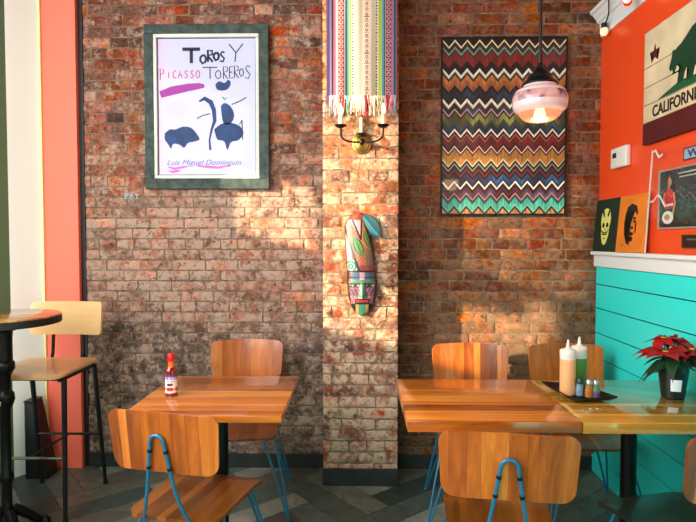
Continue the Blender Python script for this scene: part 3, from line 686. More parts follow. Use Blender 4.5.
for i in range(92):
    u = (i+.5)/92; x = -0.193+0.386*u; s = [q for q in STR if q[0] <= u*225][-1][1]
    mi = 1 if s in ('ring', 'motif') else (0 if isinstance(s, str) or min(s) > 190 else (5 if s[1] > 190 and s[2] < 130 else (3 if s[2] > s[0]+20 else (2 if s[0] > 190 else 4))))
    if rnd.random() < 0.2: mi = 0
    l = rnd.uniform(0.065, 0.115); y0 = -0.010-0.006*math.sin(u*15); dx = rnd.uniform(-.012, .012)
    P = smooth_path([(x, y0, 0.002), (x+dx*.5, y0-0.004, -l*0.35), (x+dx, y0-0.002-rnd.uniform(0, .008), -l*0.7), (x+dx*1.3+rnd.uniform(-.006, .006), y0, -l)], 3)
    tube(bm, P, 0.0019, 5, mi)
    if i % 3 == 0:
        t_ = bmesh.new(); bmesh.ops.create_icosphere(t_, subdivisions=1, radius=0.005, matrix=Matrix.Translation((x+dx*.5, y0-0.004, -l*0.35))); merge(bm, t_, mi)
finish('fringe', bm, FR, bl, True)
tag(bl, kind=None)
bm = bmesh.new(); tube(bm, [(-0.215, -0.036, 1.006), (0.215, -0.036, 1.006)], 0.010, 12)
finish('hanging_rod', bm, mat('dark_dowel', (60, 40, 26), 0.5), bl, True)

# ---------------------------------------------------------------- wall sconce
sc = thing('wall_sconce', 'brass wall sconce with curved black arms and candle bulbs on the pier', 'lamp', (0.021, PIL[2]-0.001, 1.940))
brass = mat('aged_brass', (150, 120, 62), 0.35, 0.9, var=0.2, vscale=20)
dk = mat('dark_bronze', (34, 28, 22), 0.4, 0.7); wax = mat('ivory_candle_sleeve', (232, 214, 176), 0.6)
gl = mat('sun_bright_bulb', (255, 220, 170), 0.2, emit=(255, 214, 150), es=3.0)  # weak glow put in for sunlight on the bulbs
bm = bmesh.new(); lathe(bm, [(0.052, 0.0), (0.056, 0.003), (0.054, 0.010), (0.044, 0.014), (0.040, 0.022), (0.020, 0.030), (0.006, 0.034)], 36)
bmesh.ops.transform(bm, matrix=Matrix.Diagonal((1, 1, 1.12, 1)) @ Matrix.Rotation(R(90), 4, 'X'), verts=bm.verts[:])
pl = finish('back_plate', bm, brass, sc, True)
bm = bmesh.new(); lathe(bm, [(0.003, -0.020), (0.012, -0.012), (0.015, 0), (0.012, 0.012), (0.003, 0.020)], 16, (0, -0.048, 0)); finish('hub', bm, dk, sc, True)
for s in (-1, 1):
    bm = bmesh.new()
    tube(bm, smooth_path([(0, -0.045, 0), (s*0.045, -0.062, -0.004), (s*0.085, -0.075, 0.002), (s*0.110, -0.082, 0.020), (s*0.116, -0.085, 0.050), (s*0.116, -0.085, 0.072)], 6), 0.0055, 10)
    finish('arm', bm, dk, sc, True)
    bm = bmesh.new(); lathe(bm, [(0.006, 0.066), (0.018, 0.070), (0.032, 0.080), (0.034, 0.084), (0.030, 0.084), (0.016, 0.076), (0.006, 0.076)], 24, (s*0.116, -0.085, 0)); finish('drip_pan', bm, dk, sc, True)
    bm = bmesh.new(); lathe(bm, [(0.0115, 0.078), (0.0115, 0.140), (0.009, 0.144)], 18, (s*0.116, -0.085, 0)); finish('candle_sleeve', bm, wax, sc, True)
    bm = bmesh.new(); lathe(bm, [(0.006, 0.143), (0.011, 0.153), (0.0135, 0.166), (0.010, 0.182), (0.004, 0.196), (0.001, 0.202)], 18, (s*0.116, -0.085, 0)); finish('bulb', bm, gl, sc, True)
bm = bmesh.new(); lathe(bm, [(0.010, 0.050), (0.013, 0.056), (0.009, 0.062), (0.009, 0.130), (0.007, 0.136)], 16, (-0.004, -0.030, 0)); finish('centre_stem', bm, wax, sc, True)
bm = bmesh.new(); lathe(bm, [(0.014, 0.034), (0.018, 0.046), (0.012, 0.056)], 16, (-0.004, -0.026, 0)); finish('stem_cup', bm, dk, sc, True)

# ---------------------------------------------------------------- carved mask
mk = thing('carved_mask', 'long painted wooden mask with leaf patterns hanging on the brick pier', 'mask', (0.026, PIL[2]-0.004, 1.267))
# outline in crop pixels (401 px = 1 m/… ) -> metres
def mp(x, y): return ((x-170)/4.01*3.11/560, (258-y)/4.01*3.11/560)
LFT = [(470, 163), (455, 138), (430, 124), (400, 114), (360, 108), (320, 107), (280, 106), (240, 103), (200, 101), (150, 98), (110, 96), (80, 104), (62, 125), (50, 155)]
RGT = [(470, 170), (455, 200), (430, 214), (400, 223), (360, 229), (320, 229), (280, 222), (240, 218), (200, 214), (150, 205), (110, 196), (80, 186), (62, 178), (50, 165)]
def interp(tab, y):
    for (a, xa), (b_, xb) in zip(tab, tab[1:]):
        if b_ <= y <= a: return xa+(xb-xa)*(a-y)/(a-b_)
    return tab[-1][1]
def inpoly(x, y, P):
    c = False; j = len(P)-1
    for i in range(len(P)):
        if (P[i][1] > y) != (P[j][1] > y) and x < (P[j][0]-P[i][0])*(y-P[i][1])/(P[j][1]-P[i][1])+P[i][0]: c = not c
        j = i
    return c
def dseg(x, y, a, b_):
    ax, ay = a; bx_, by = b_; t = max(0, min(1, ((x-ax)*(bx_-ax)+(y-ay)*(by-ay))/((bx_-ax)**2+(by-ay)**2+1e-9))); return math.hypot(x-ax-t*(bx_-ax), y-ay-t*(by-ay))
def leaf(x, y, a, b_, w):
    L = math.hypot(b_[0]-a[0], b_[1]-a[1]); t = ((x-a[0])*(b_[0]-a[0])+(y-a[1])*(b_[1]-a[1]))/L/L
    if not 0 <= t <= 1: return 9
    d = abs((x-a[0])*(b_[1]-a[1])-(y-a[1])*(b_[0]-a[0]))/L; return d/(w*math.sin(math.pi*t)+1e-6)
BK = (22, 20, 24)
def mask_col(u, v): return tuple(q*0.66 for q in mask_raw(u, v))
def mask_raw(u, v):
    y = 470-420*v; xl, xr = interp(LFT, y), interp(RGT, y); x = xl+(xr-xl)*u
    if u < .03 or u > .97: return (60, 34, 26)
    def line(*p, w=4): return any(dseg(x, y, a, b_) < w for a, b_ in zip(p, p[1:]))
    if y < 285:
        if line((98, 110), (118, 170), (140, 240), (156, 285), w=5) or line((128, 80), (163, 160), (166, 78), w=3.5): return BK
        if line((166, 78), (190, 130), (210, 200), (222, 285), w=3): return BK
        l1 = leaf(x, y, (133, 145), (172, 230), 17)
        l2 = leaf(x, y, (176, 120), (204, 198), 13)
        for l in (l1, l2):
            if l < 0.12: return (30, 80, 40)
            if l < 0.82: return (96, 172, 84)
            if l < 1.1: return BK
        if inpoly(x, y, [(108, 240), (148, 240), (158, 292), (104, 292)]):
            return (206, 240, 220) if (math.hypot(x-122, y-268) % 12) < 4 else (40, 140, 110)
        if inpoly(x, y, [(118, 84), (163, 84), (163, 156)]): return (236, 210, 226)
        if x < 98+ (y-110)*0.33 or y < 78: return (196, 82, 40) if y < 120 or x > 125 else (232, 200, 196)
        if inpoly(x, y, [(150, 285), (220, 285), (208, 262), (160, 262)]): return (186, 60, 60)
        if inpoly(x, y, [(172, 190), (208, 200), (222, 285), (186, 260)]): return (196, 160, 124) if (int(x/4)+int(y/4)) % 2 else (110, 70, 60)
        return (206, 116, 70) if (int(x*0.2+y*0.15) % 3) else (226, 150, 100)
    cx = 168; ax = abs(x-cx)
    if abs(ax-(58-abs(y-330)*0.12)) < 3.5 or y < 292: return BK
    if y < 322:
        if ax < 10: return (240, 214, 214)
        if ax < 26: return (120, 110, 170)
        return (70, 120, 150) if ax < 44 else (150, 70, 60)
    if abs(y-(326+ax*0.16*((ax-14)/30 if ax > 14 else 0))) < 7 and 6 < ax < 50: return (84, 168, 116)      # brows
    if 12 < ax < 46 and abs(y-346) < 7: return BK if abs(y-346) > 3.5 or abs(ax-28) < 7 else (220, 180, 150)   # eyes
    if ax < 7+max(0, (y-350))*0.22 and 322 < y < 394: return (92, 184, 130)                                # nose
    if 396 < y < 420 and ax < 30: return BK if (y > 412 or y < 401 or ax > 26) else (190, 50, 50)           # mouth
    if y >= 420 and ax < 14: return (70, 150, 130)
    if y >= 420: return (206, 170, 90) if ax < 26 else BK
    if (int((ax*0.9+y*0.5)/7) % 2) == 0: return (206, 96, 110)
    return (52, 84, 130) if y < 385 else (226, 150, 160)
def mask_pos(u, v):
    y = 470-420*v; xl, xr = interp(LFT, y), interp(RGT, y); x = xl+(xr-xl)*u; X, Z = mp(x, y)
    d = 0.045*math.sqrt(max(0, 1-(2*u-1)**2))*(0.55+0.45*math.sin(math.pi*min(1, max(0, v))))+0.004
    ax = abs(x-168)
    if y > 322:
        if y < 398: d += 0.018*max(0, 1-ax/16)*max(0, min(1, (y-322)/60))
        if abs(y-346) < 9 and 12 < ax < 46: d -= 0.006
        if abs(y-330) < 7: d += 0.005
        if 396 < y < 420 and ax < 30: d += 0.005
    elif abs(y-300) < 12: d += 0.006
    if v < 0.01 or v > 0.99: d = 0.0
    return (X, -d, Z)
painted_grid('mask_face', 60, 190, mask_pos, mask_col, colmat('painted_wood', 0.4, 0.2, 150, coat=0.3), mk, True)
bm = bmesh.new(); F = [(470-420*i/40) for i in range(41)]
prism(bm, [mp(interp(LFT, y), y) for y in F]+[mp(interp(RGT, y), y) for y in F[::-1]], -0.004, 0.0); finish('mask_back', bm, mat('dark_mask_wood', (50, 30, 22), 0.7), mk)
# feather crest: ribs of blue leaf, top right
def cr_col(u, v):
    return (22, 26, 34) if (u*7) % 1 < 0.22 else [(30, 84, 120), (46, 110, 104), (64, 128, 148)][int(u*7) % 3]
CA, CB = Vector(mp(172, 62)), Vector(mp(240, 150))
def cr_pos(u, v):
    ax_ = CB-CA; n_ = Vector((-ax_.y, ax_.x)).normalized(); w = 0.043*math.sin(math.pi*min(.97, max(.03, v*0.92+0.06)))**0.7
    p = CA+ax_*v+n_*w*(2*u-1)+n_*0.004; d = 0.028*math.sqrt(max(0, 1-(2*u-1)**2))+0.002*math.sin(u*7*2*math.pi)+0.003
    return (p.x, -d if 0 < u < 1 else 0, p.y)
painted_grid('crest', 42, 24, cr_pos, cr_col, colmat('painted_crest', 0.4, coat=0.3), mk, True)

# ---------------------------------------------------------------- zigzag wood art
ar = thing('chevron_wall_art', 'tall panel of multicoloured wooden zigzag strips on the brick wall right of the pier', 'wall art', (0.867, WY-0.004, 2.077))
AW, AH = 0.727, 1.036; TOPY = 38.0; PXM = 0.005903
CRM = (226, 204, 160); BLK = (16, 22, 24); WHT = (222, 218, 206); GRY = (132, 140, 130)
BANDS = [(30, BLK), (39, CRM), (41, BLK), (43, (40, 60, 50)), (46, GRY), (48, (60, 62, 54)), (51, (132, 40, 30)), (60, (28, 22, 22)), (62, BLK), (67.5, WHT), (70.5, GRY), (71.5, BLK), (74, (196, 122, 60)), (79, (176, 100, 50)), (84, BLK), (88, (24, 46, 60)), (94, BLK), (97.5, WHT), (100.5, (220, 180, 90)), (101.5, BLK), (103, (26, 52, 72)), (107.5, (206, 150, 140)), (109, (40, 60, 60)), (112, (112, 112, 56)), (118, (70, 78, 50)), (121, (24, 60, 70)), (125, (20, 36, 46)), (127.7, WHT), (130, BLK), (133, (206, 104, 80)), (134.5, (110, 26, 24)), (141, (70, 24, 20)), (145, (226, 196, 186)), (146.3, (90, 40, 20)), (148.7, (196, 134, 62)), (155, (206, 146, 70)), (158, CRM), (159.6, BLK), (162.5, GRY), (164.3, BLK), (168, (130, 36, 44)), (170, BLK), (172.7, (26, 60, 96)), (177, (20, 40, 62)), (180.3, WHT), (182.3, BLK), (186, (110, 22, 36)), (188.5, (40, 70, 110)), (192, (220, 140, 110)), (193.7, BLK), (195.5, (30, 110, 120)), (197.5, (70, 190, 170)), (203, (120, 200, 170)), (205.5, BLK), (208, (190, 140, 90)), (230, BLK)]
bm = bmesh.new(); cl = bm.loops.layers.float_color.new('Col'); rnd = random.Random(9)
amp = 7.2; per = 12.3; ns = 5; colw = per/2/ns
def zz(x): ph = ((x-455.3) % per)/per; return amp*(2*ph if ph < .5 else 2-2*ph)
x = 443.0; xend = 443.0+AW/PXM
ci = 0
while x < xend-0.01:
    xa, xb = x, min(x+colw, xend); x = xb
    for bi, ((ya, c), (yb_, _)) in enumerate(zip(BANDS, BANDS[1:])):
        ya1, ya2, yb1, yb2 = ya+zz(xa), ya+zz(xb), yb_+zz(xa), yb_+zz(xb)
        cp = lambda v: max(TOPY, min(TOPY+AH/PXM, v))
        q = [cp(v) for v in (ya1, ya2, yb1, yb2)]
        if q[2]-q[0] < .05 and q[3]-q[1] < .05: continue
        dep = -0.016-(0.0012 if max(c) > 120 else 0)-0.0004*(bi % 3)
        k = rnd.uniform(.82, 1.2) if yb_-ya > 3 else rnd.uniform(.94, 1.06)
        cc = c
        g = noise.noise(Vector((xa*0.05, ya*0.06, 4)))
        if yb_-ya > 3 and max(c) < 120: cc = [v*(1+1.0*g) for v in c]
        X = lambda v: (v-443.0)*PXM-AW/2
        Z = lambda v: AH/2-(v-TOPY)*PXM
        P = [(X(xa), Z(q[0])), (X(xb), Z(q[1])), (X(xb), Z(q[3])), (X(xa), Z(q[2]))]
        fr_ = [bm.verts.new((a, dep, b_)) for a, b_ in P]; bk_ = [bm.verts.new((a, -0.010, b_)) for a, b_ in P]
        fs = [bm.faces.new(fr_)]+[bm.faces.new((fr_[i], bk_[i], bk_[(i+1) % 4], fr_[(i+1) % 4])) for i in (0, 2)]
        for f in fs:
            for lp in f.loops: lp[cl] = lin([max(0, min(255, v*k*(0.97 if min(c) > 120 else 0.82))) for v in cc])+(1,)
finish('zigzag_strips', bm, colmat('painted_strips', 0.45, 0.25, 120, coat=0.2), ar)
bm = bmesh.new(); bx(bm, -AW/2-0.006, AW/2+0.006, -0.011, 0, -AH/2-0.006, AH/2+0.006)
for a in ((-AW/2-0.008, -AW/2, -AH/2-0.008, AH/2+0.008), (AW/2, AW/2+0.008, -AH/2-0.008, AH/2+0.008), (-AW/2, AW/2, -AH/2-0.008, -AH/2), (-AW/2, AW/2, AH/2, AH/2+0.008)): bx(bm, a[0], a[1], -0.022, 0, a[2], a[3])
finish('backing_board', bm, M['black'], ar)

# ---------------------------------------------------------------- pendant lamp
pd = thing('pendant_lamp', 'schoolhouse pendant lamp with white glass shade on a black rod', 'lamp', (0.735, 2.30, 1.879))
opal = mat('opal_glass', (206, 184, 186), 0.15, emit=(255, 206, 190), es=0.10, sss=0.0, coat=0.6)
clear = mat('pinkish_ribbed_glass', (255, 206, 170), 0.12, trans=0.85, emit=(255, 170, 110), es=0.35)
def smoothprof(P): return [(p.x, p.y) for p in smooth_path([(a, b_, 0) for a, b_ in P], 4)]
bm = bmesh.new(); lathe(bm, smoothprof([(0.060, 0.158), (0.067, 0.152), (0.067, 0.138), (0.076, 0.131), (0.094, 0.122), (0.101, 0.110)]), 48, cap=False); sh = finish('glass_shade', bm, opal, pd, True)
bm = bmesh.new(); lathe(bm, smoothprof([(0.101, 0.110), (0.1075, 0.095), (0.109, 0.082), (0.108, 0.072)]), 48, cap=False)
bandm, t_, b_ = nt('painted_glass_band'); N, K = t_.nodes, t_.links
tc = N.new('ShaderNodeTexCoord'); nn = N.new('ShaderNodeTexNoise'); nn.inputs['Scale'].default_value = 16; nn.inputs['Detail'].default_value = 5; K.new(tc.outputs['Object'], nn.inputs['Vector'])
rr_ = ramp(N, [(0.42, (70, 74, 92)), (0.5, (176, 126, 124)), (0.62, (200, 158, 154))]); K.new(nn.outputs['Fac'], rr_.inputs[0]); K.new(rr_.outputs[0], b_.inputs['Base Color']); b_.inputs['Roughness'].default_value = 0.15
K.new(rr_.outputs[0], b_.inputs['Emission Color']); b_.inputs['Emission Strength'].default_value = 0.2
finish('patterned_band', bm, bandm, sh, True)
bm = bmesh.new(); lathe(bm, smoothprof([(0.108, 0.072), (0.1065, 0.058), (0.100, 0.044), (0.084, 0.034)]), 48, cap=False); finish('lower_band', bm, opal, sh, True)
bm = bmesh.new(); n = 64; P = smoothprof([(0.084, 0.034), (0.076, 0.022), (0.062, 0.008), (0.04, 0.0), (0.012, -0.003)])
rings = [[bm.verts.new((r*(1+.012*math.cos(k*math.pi))*math.cos(2*math.pi*k/n), r*(1+.012*math.cos(k*math.pi))*math.sin(2*math.pi*k/n), z)) for k in range(n)] for r, z in P]
for a, b_ in zip(rings, rings[1:]):
    for k in range(n): bm.faces.new((a[k], a[(k+1) % n], b_[(k+1) % n], b_[k]))
bm.faces.new(rings[-1]); finish('glass_bowl', bm, clear, sh, True)
bm = bmesh.new(); lathe(bm, [(0.006, 0.085), (0.011, 0.078), (0.011, 0.062), (0.015, 0.048), (0.018, 0.034), (0.015, 0.022), (0.006, 0.015)], 24)
finish('bulb', bm, mat('lit_bulb', (255, 230, 190), 0.3, emit=(255, 200, 130), es=5), pd, True)
bm = bmesh.new(); lathe(bm, smoothprof([(0.006, 0.235), (0.012, 0.228), (0.016, 0.212), (0.030, 0.196), (0.046, 0.184), (0.052, 0.168), (0.066, 0.156), (0.071, 0.146), (0.069, 0.142)]), 32); finish('cap', bm, M['black_metal'], pd, True)
bm = bmesh.new(); tube(bm, [(0, 0, 0.232), (0, 0, CZ-1.879-0.03)], 0.0065, 12); lathe(bm, [(0.009, 0.232), (0.009, 0.262)], 12)
finish('rod', bm, M['black_metal'], pd, True)
bm = bmesh.new(); lathe(bm, [(0.05, CZ-1.879-0.002), (0.05, CZ-1.879-0.02), (0.02, CZ-1.879-0.04)], 24); finish('ceiling_rose', bm, M['black_metal'], pd, True)
ld = bpy.data.lights.new('pendant_glow', 'POINT'); ld.energy = 5; ld.color = (1, 0.62, 0.32); ld.shadow_soft_size = 0.06
lo = bpy.data.objects.new('pendant_glow', ld); COL.objects.link(lo); lo.location = (0.735, 2.30, 1.85)

# ---------------------------------------------------------------- right wall: flag sign, thermostat, pictures
RZ = R(-90)
def wl(name, label, cat, Yc, z, x=WX-0.001, group=None): return thing(name, label, cat, (x, Yc, z), RZ, group)
# sign: local x runs towards the camera
SW, SH = 0.90, 0.552
sg = wl('flag_sign', 'large weathered plank sign painted as the bear flag, high on the orange wall', 'sign', 2.848-SW/2, 2.147)
bm = bmesh.new()
pz = [SH/2, 0.099, 0.004, -0.083, -0.170]
woodm = mat('whitewashed_planks', (214, 196, 160), 0.75, bump=0.5, bscale=30, var=0.18, vscale=7)
for a, b_ in zip(pz, pz[1:]): bx(bm, -SW/2, SW/2, -0.024, -0.004, b_+0.0015, a-0.0015, 0.002, 1)
finish('planks', bm, woodm, sg)
bm = bmesh.new(); bx(bm, -SW/2, SW/2, -0.026, -0.004, -SH/2, pz[-1]-0.001, 0.002, 1)
finish('red_stripe', bm, mat('dark_maroon_paint', (84, 22, 22), 0.6, var=0.15), sg)
bm = bmesh.new(); bx(bm, -SW/2+0.01, SW/2-0.01, -0.006, 0.0, -SH/2+0.01, SH/2-0.004); finish('backing_board', bm, M['gap'], sg)
bm = bmesh.new(); sx, sz = -0.350, 0.150
prism(bm, [(sx+(0.048 if k % 2 == 0 else 0.018)*math.sin(math.pi*k/5), sz+(0.048 if k % 2 == 0 else 0.018)*math.cos(math.pi*k/5)) for k in range(10)], -0.0249, -0.024)
finish('star', bm, mat('dark_red_star', (92, 26, 26), 0.6), sg)
bear = [(-.217, .052), (-.222, .036), (-.212, .020), (-.196, .024), (-.190, .006), (-.176, .008), (-.160, .034), (-.140, .030), (-.132, .000), (-.150, -.040), (-.155, -.052), (-.110, -.050), (-.098, -.014), (-.080, .010), (-.066, -.020), (-.085, -.058), (-.040, -.056), (-.024, -.010), (.040, .006), (.110, -.006), (.128, -.030), (.112, -.062), (.165, -.062), (.180, -.020), (.205, -.026), (.222, -.068), (.270, -.066), (.268, -.020), (.290, .020), (.298, .080), (.270, .126), (.200, .144), (.110, .138), (.050, .158), (-.010, .172), (-.050, .164), (-.090, .140), (-.130, .120), (-.160, .112), (-.178, .104), (-.188, .112), (-.200, .104), (-.200, .084)]
DG = mat('dark_green_paint', (14, 58, 34), 0.6, var=0.2, vscale=12)
bm = bmesh.new(); prism(bm, bear, -0.0252, -0.0239); finish('bear', bm, DG, sg)
bm = bmesh.new(); prism(bm, [(-.320, -.081), (-.27, -.070), (-.22, -.066), (-.17, -.048), (-.11, -.042), (-.02, -.046), (.06, -.040), (.15, -.050), (.28, -.046), (.36, -.062), (.41, -.081)], -0.0246, -0.0238); finish('grass_patch', bm, mat('mid_green_paint', (20, 88, 54), 0.6), sg)
finish('lettering', text_bm('CALIFORNIA REPUBLIC', 0.078, Matrix.Translation((0.0, -0.0252, -0.1275)) , 0.002, bold=0.0015, fit=(0.72, 0.055)), mat('black_lettering', (20, 18, 20), 0.6), sg)
th = wl('thermostat', 'white wall thermostat with small dark screen on the orange wall', 'thermostat', 3.105, 1.852)
bm = bmesh.new(); bx(bm, -0.090, 0.090, -0.030, 0, -0.056, 0.056, 0.008, 3); finish('housing', bm, M['white'], th, True)
bm = bmesh.new(); bx(bm, -0.062, -0.018, -0.0312, -0.029, 0.000, 0.028, 0.001); finish('screen', bm, mat('dark_green_display', (34, 48, 40), 0.2), th)
bm = bmesh.new(); bx(bm, 0.03, 0.06, -0.032, -0.029, -0.006, 0.006, 0.001); finish('button', bm, M['white'], th)

# two small canvases on the ledge
def canvas(label, Yc, rgb, fn, tilt=-5, w=0.290, h=0.300):
    t = thing('canvas_painting', label, 'painting', (WX-0.034, Yc, 1.3345), RZ, 'small square canvases on the white ledge')
    t.rotation_euler = (R(tilt), 0, RZ)
    e = bmesh.new(); bx(e, -w/2, w/2, -0.014, 0.0, 0.0, h, 0.002); finish('canvas', e, mat('canvas_paint', rgb, 0.6, var=0.12, vscale=10), t)
    fn(t); return t
def ell(bm, cx, cz, rx, rz, y, n=28, rot=0):
    P = [(cx+rx*math.cos(2*math.pi*k/n)*math.cos(rot)-rz*math.sin(2*math.pi*k/n)*math.sin(rot), cz+rx*math.cos(2*math.pi*k/n)*math.sin(rot)+rz*math.sin(2*math.pi*k/n)*math.cos(rot)) for k in range(n)]
    prism(bm, P, y, y+0.001)
def skull(t):
    bm = bmesh.new()
    ell(bm, 0, 0.180, 0.060, 0.066, -0.0152); prism(bm, [(-0.052, 0.135), (-0.044, 0.085), (-0.022, 0.045), (0, 0.036), (0.022, 0.045), (0.044, 0.085), (0.052, 0.135), (0, 0.16)], -0.0151, -0.0141)
    f = finish('skull_face', bm, mat('pale_yellow_paint', (214, 214, 110), 0.6), t)
    for s in (-1, 1):
        bm = bmesh.new()
        ell(bm, s*0.024, 0.150, 0.014, 0.014, -0.0162); finish('eye', bm, M['black'], t); bm = bmesh.new()
        ell(bm, s*0.030, 0.215, 0.009, 0.020, -0.0162, rot=-s*0.4)
        finish('forehead_mark', bm, M['black'], t); bm = bmesh.new(); ribbon(bm, [(s*0.05, 0.125), (s*0.03, 0.112), (s*0.006, 0.108)], 0.006, -0.0162)
        finish('brow_mark', bm, M['black'], t)
    bm = bmesh.new()
    prism(bm, [(-0.006, 0.122), (0.006, 0.122), (0, 0.136)], -0.0162, -0.0152)
    ribbon(bm, [(-0.034, 0.108), (-0.016, 0.096), (0.016, 0.096), (0.034, 0.108)], 0.006, -0.0162)
    for k in range(-3, 4): ribbon(bm, [(k*0.009, 0.112), (k*0.009, 0.094)], 0.003, -0.0162)
    ribbon(bm, [(-0.012, 0.076), (0, 0.070), (0.012, 0.076)], 0.005, -0.0162)
    finish('mouth_marks', bm, M['black'], t)
canvas('dark green canvas with a yellow skull face, standing in the corner of the white ledge', 3.232, (10, 40, 28), skull)
def head(t):
    bm = bmesh.new()
    prism(bm, [(-0.066, 0.200), (-0.045, 0.240), (0.0, 0.254), (0.046, 0.240), (0.066, 0.200), (0.056, 0.192), (0.034, 0.216), (-0.020, 0.216), (-0.046, 0.190), (-0.052, 0.120), (-0.034, 0.076), (0.000, 0.050), (0.000, 0.036), (-0.036, 0.050), (-0.062, 0.096), (-0.072, 0.150)], -0.0152, -0.014)
    for (cx, cz, rx, rz) in ((-0.012, 0.178, 0.018, 0.007), (0.034, 0.176, 0.014, 0.007), (-0.010, 0.162, 0.012, 0.008), (0.034, 0.160, 0.012, 0.008), (0.016, 0.128, 0.012, 0.008), (0.012, 0.096, 0.024, 0.009), (0.014, 0.070, 0.018, 0.014), (0.052, 0.130, 0.007, 0.032)):
        ell(bm, cx, cz, rx, rz, -0.0152, 16)
    ribbon(bm, [(-0.03, 0.15), (-0.018, 0.12), (-0.024, 0.09)], 0.007, -0.015)
    finish('portrait_marks', bm, M['black'], t)
    bm = bmesh.new(); ribbon(bm, [(-0.085, 0.040), (-0.060, 0.036)], 0.006, -0.0148); finish('signature', bm, mat('rust_paint', (120, 40, 20), 0.7), t)
canvas('orange canvas with a black stencilled head, on the ledge right of the skull canvas', 2.935, (222, 122, 34), head)

# clear acrylic menu display leaning on the ledge
ac = thing('acrylic_display', 'clear acrylic sheet with white edges leaning on the ledge over the orange wall', 'display', (WX-0.048, 2.755, 1.3345), RZ); ac.rotation_euler = (R(-3.2), 0, RZ)
gm, t_, b_ = nt('clear_acrylic'); N, K = t_.nodes, t_.links
tr = N.new('ShaderNodeBsdfTransparent'); gs = N.new('ShaderNodeBsdfGlossy'); gs.inputs['Roughness'].default_value = 0.03; ms = N.new('ShaderNodeMixShader'); ms.inputs[0].default_value = 0.04
K.new(tr.outputs[0], ms.inputs[1]); K.new(gs.outputs[0], ms.inputs[2]); K.new(ms.outputs[0], N['Material Output'].inputs['Surface'])
bm = bmesh.new(); bx(bm, 0, 0.75, -0.004, -0.001, 0, 0.495); finish('pane', bm, gm, ac)
bm = bmesh.new(); bx(bm, -0.004, 0.001, -0.005, 0.0, 0, 0.498); finish('edge_strip', bm, M['white'], ac)
bm = bmesh.new(); ribbon(bm, [(0.002, 0.488), (0.030, 0.494), (0.065, 0.456), (0.095, 0.466)], [.010, .012, .012, .010], -0.0042); finish('pale_strip', bm, M['white'], ac)  # irregular pale strip drawn on the pane
bm = bmesh.new(); ribbon(bm, [(0.018, 0.248), (0.045, 0.250), (0.075, 0.276), (0.10, 0.27), (0.150, 0.218)], [.010, .008, .006, .010, .008], -0.0042)
finish('pale_strip', bm, M['white'], ac)

# photo print behind it
ph = wl('framed_photo', 'dark framed photo of a waitress in red holding a plate, behind the clear acrylic sheet', 'photo', 2.400, 1.589, WX-0.001)
PW2, PH2 = 0.64, 0.276
bm = frame_bm(PW2, PH2, 0.007, -0.011, 0.0, 0.001); finish('frame', bm, mat('silver_frame', (170, 176, 172), 0.4, 0.3), ph)
def photo_col(u, v):
    x, z = u*PW2, v*PH2
    n_ = noise.noise(Vector((x*30, z*30, 1)))
    c = [10+8*n_, 30+12*n_, 26+10*n_]
    if z > 0.20 and x > 0.14: c = [12+20*max(0, n_), 50+30*n_, 46+30*n_]
    if 0.08 < z < 0.19 and x > 0.16:
        q = noise.noise(Vector((x*90, z*60, 5)))
        if q > 0.25: c = [70, 120, 130]
        elif q < -0.35: c = [80, 60, 50]
    if z < 0.09 and x > 0.13 and (x*60) % 1 < 0.2: c = [24, 60, 50]
    return [max(0, v_*0.62) for v_ in c]
painted_grid('photo_print', 120, 64, lambda u, v: (-PW2/2+0.005+(PW2-0.01)*u, -0.006, -PH2/2+0.005+(PH2-0.01)*v), photo_col, colmat('glossy_photo', 0.2, coat=0.5), ph)
def q2(x, z): return (-PW2/2+x, -PH2/2+z*0.85)
bm = bmesh.new(); prism(bm, [q2(*p) for p in ((.045, .150), (.055, .200), (.075, .215), (.110, .215), (.125, .190), (.130, .135), (.120, .110), (.060, .110))], -0.0072, -0.0062); finish('red_top', bm, mat('red_cloth_print', (196, 34, 28), 0.4), ph)
SK = mat('skin_print', (196, 140, 104), 0.4)
bm = bmesh.new(); cx, cz = q2(.093, .262); ell(bm, cx, cz, 0.016, 0.024, -0.0073)
ribbon(bm, [q2(.085, .24), q2(.09, .215)], 0.014, -0.0072); ribbon(bm, [q2(.052, .2), q2(.045, .16), q2(.066, .125)], 0.014, -0.0074); ribbon(bm, [q2(.126, .195), q2(.140, .14), q2(.128, .095), q2(.122, .075)], 0.013, -0.0074)
finish('face_and_arms', bm, SK, ph)
bm = bmesh.new(); prism(bm, [q2(*p) for p in ((.070, .262), (.078, .294), (.100, .300), (.116, .280), (.122, .215), (.108, .225), (.108, .265), (.092, .285), (.080, .270), (.076, .215), (.064, .220))], -0.0078, -0.0068); finish('hair', bm, mat('brown_hair_print', (70, 44, 30), 0.4), ph)
bm = bmesh.new(); cx, cz = q2(.080, .062); ell(bm, cx, cz, 0.046, 0.030, -0.0078); ribbon(bm, [q2(.065, .128), q2(.125, .132)], 0.010, -0.0078); finish('plate', bm, mat('white_plate_print', (214, 220, 226), 0.4), ph)
bm = bmesh.new(); ell(bm, cx-.004, cz+.002, 0.024, 0.014, -0.0084); finish('food', bm, mat('food_print', (196, 130, 50), 0.5), ph)
bm = bmesh.new()
for k, (a, w_) in enumerate(((.16, .16), (.17, .13))): 
    xx = a
    while xx < a+w_: ribbon(bm, [q2(xx, .292-.020*k), q2(xx+.010, .292-.020*k)], 0.006, -0.0070); xx += .014
finish('small_print', bm, mat('pale_print', (190, 206, 196), 0.5), ph)
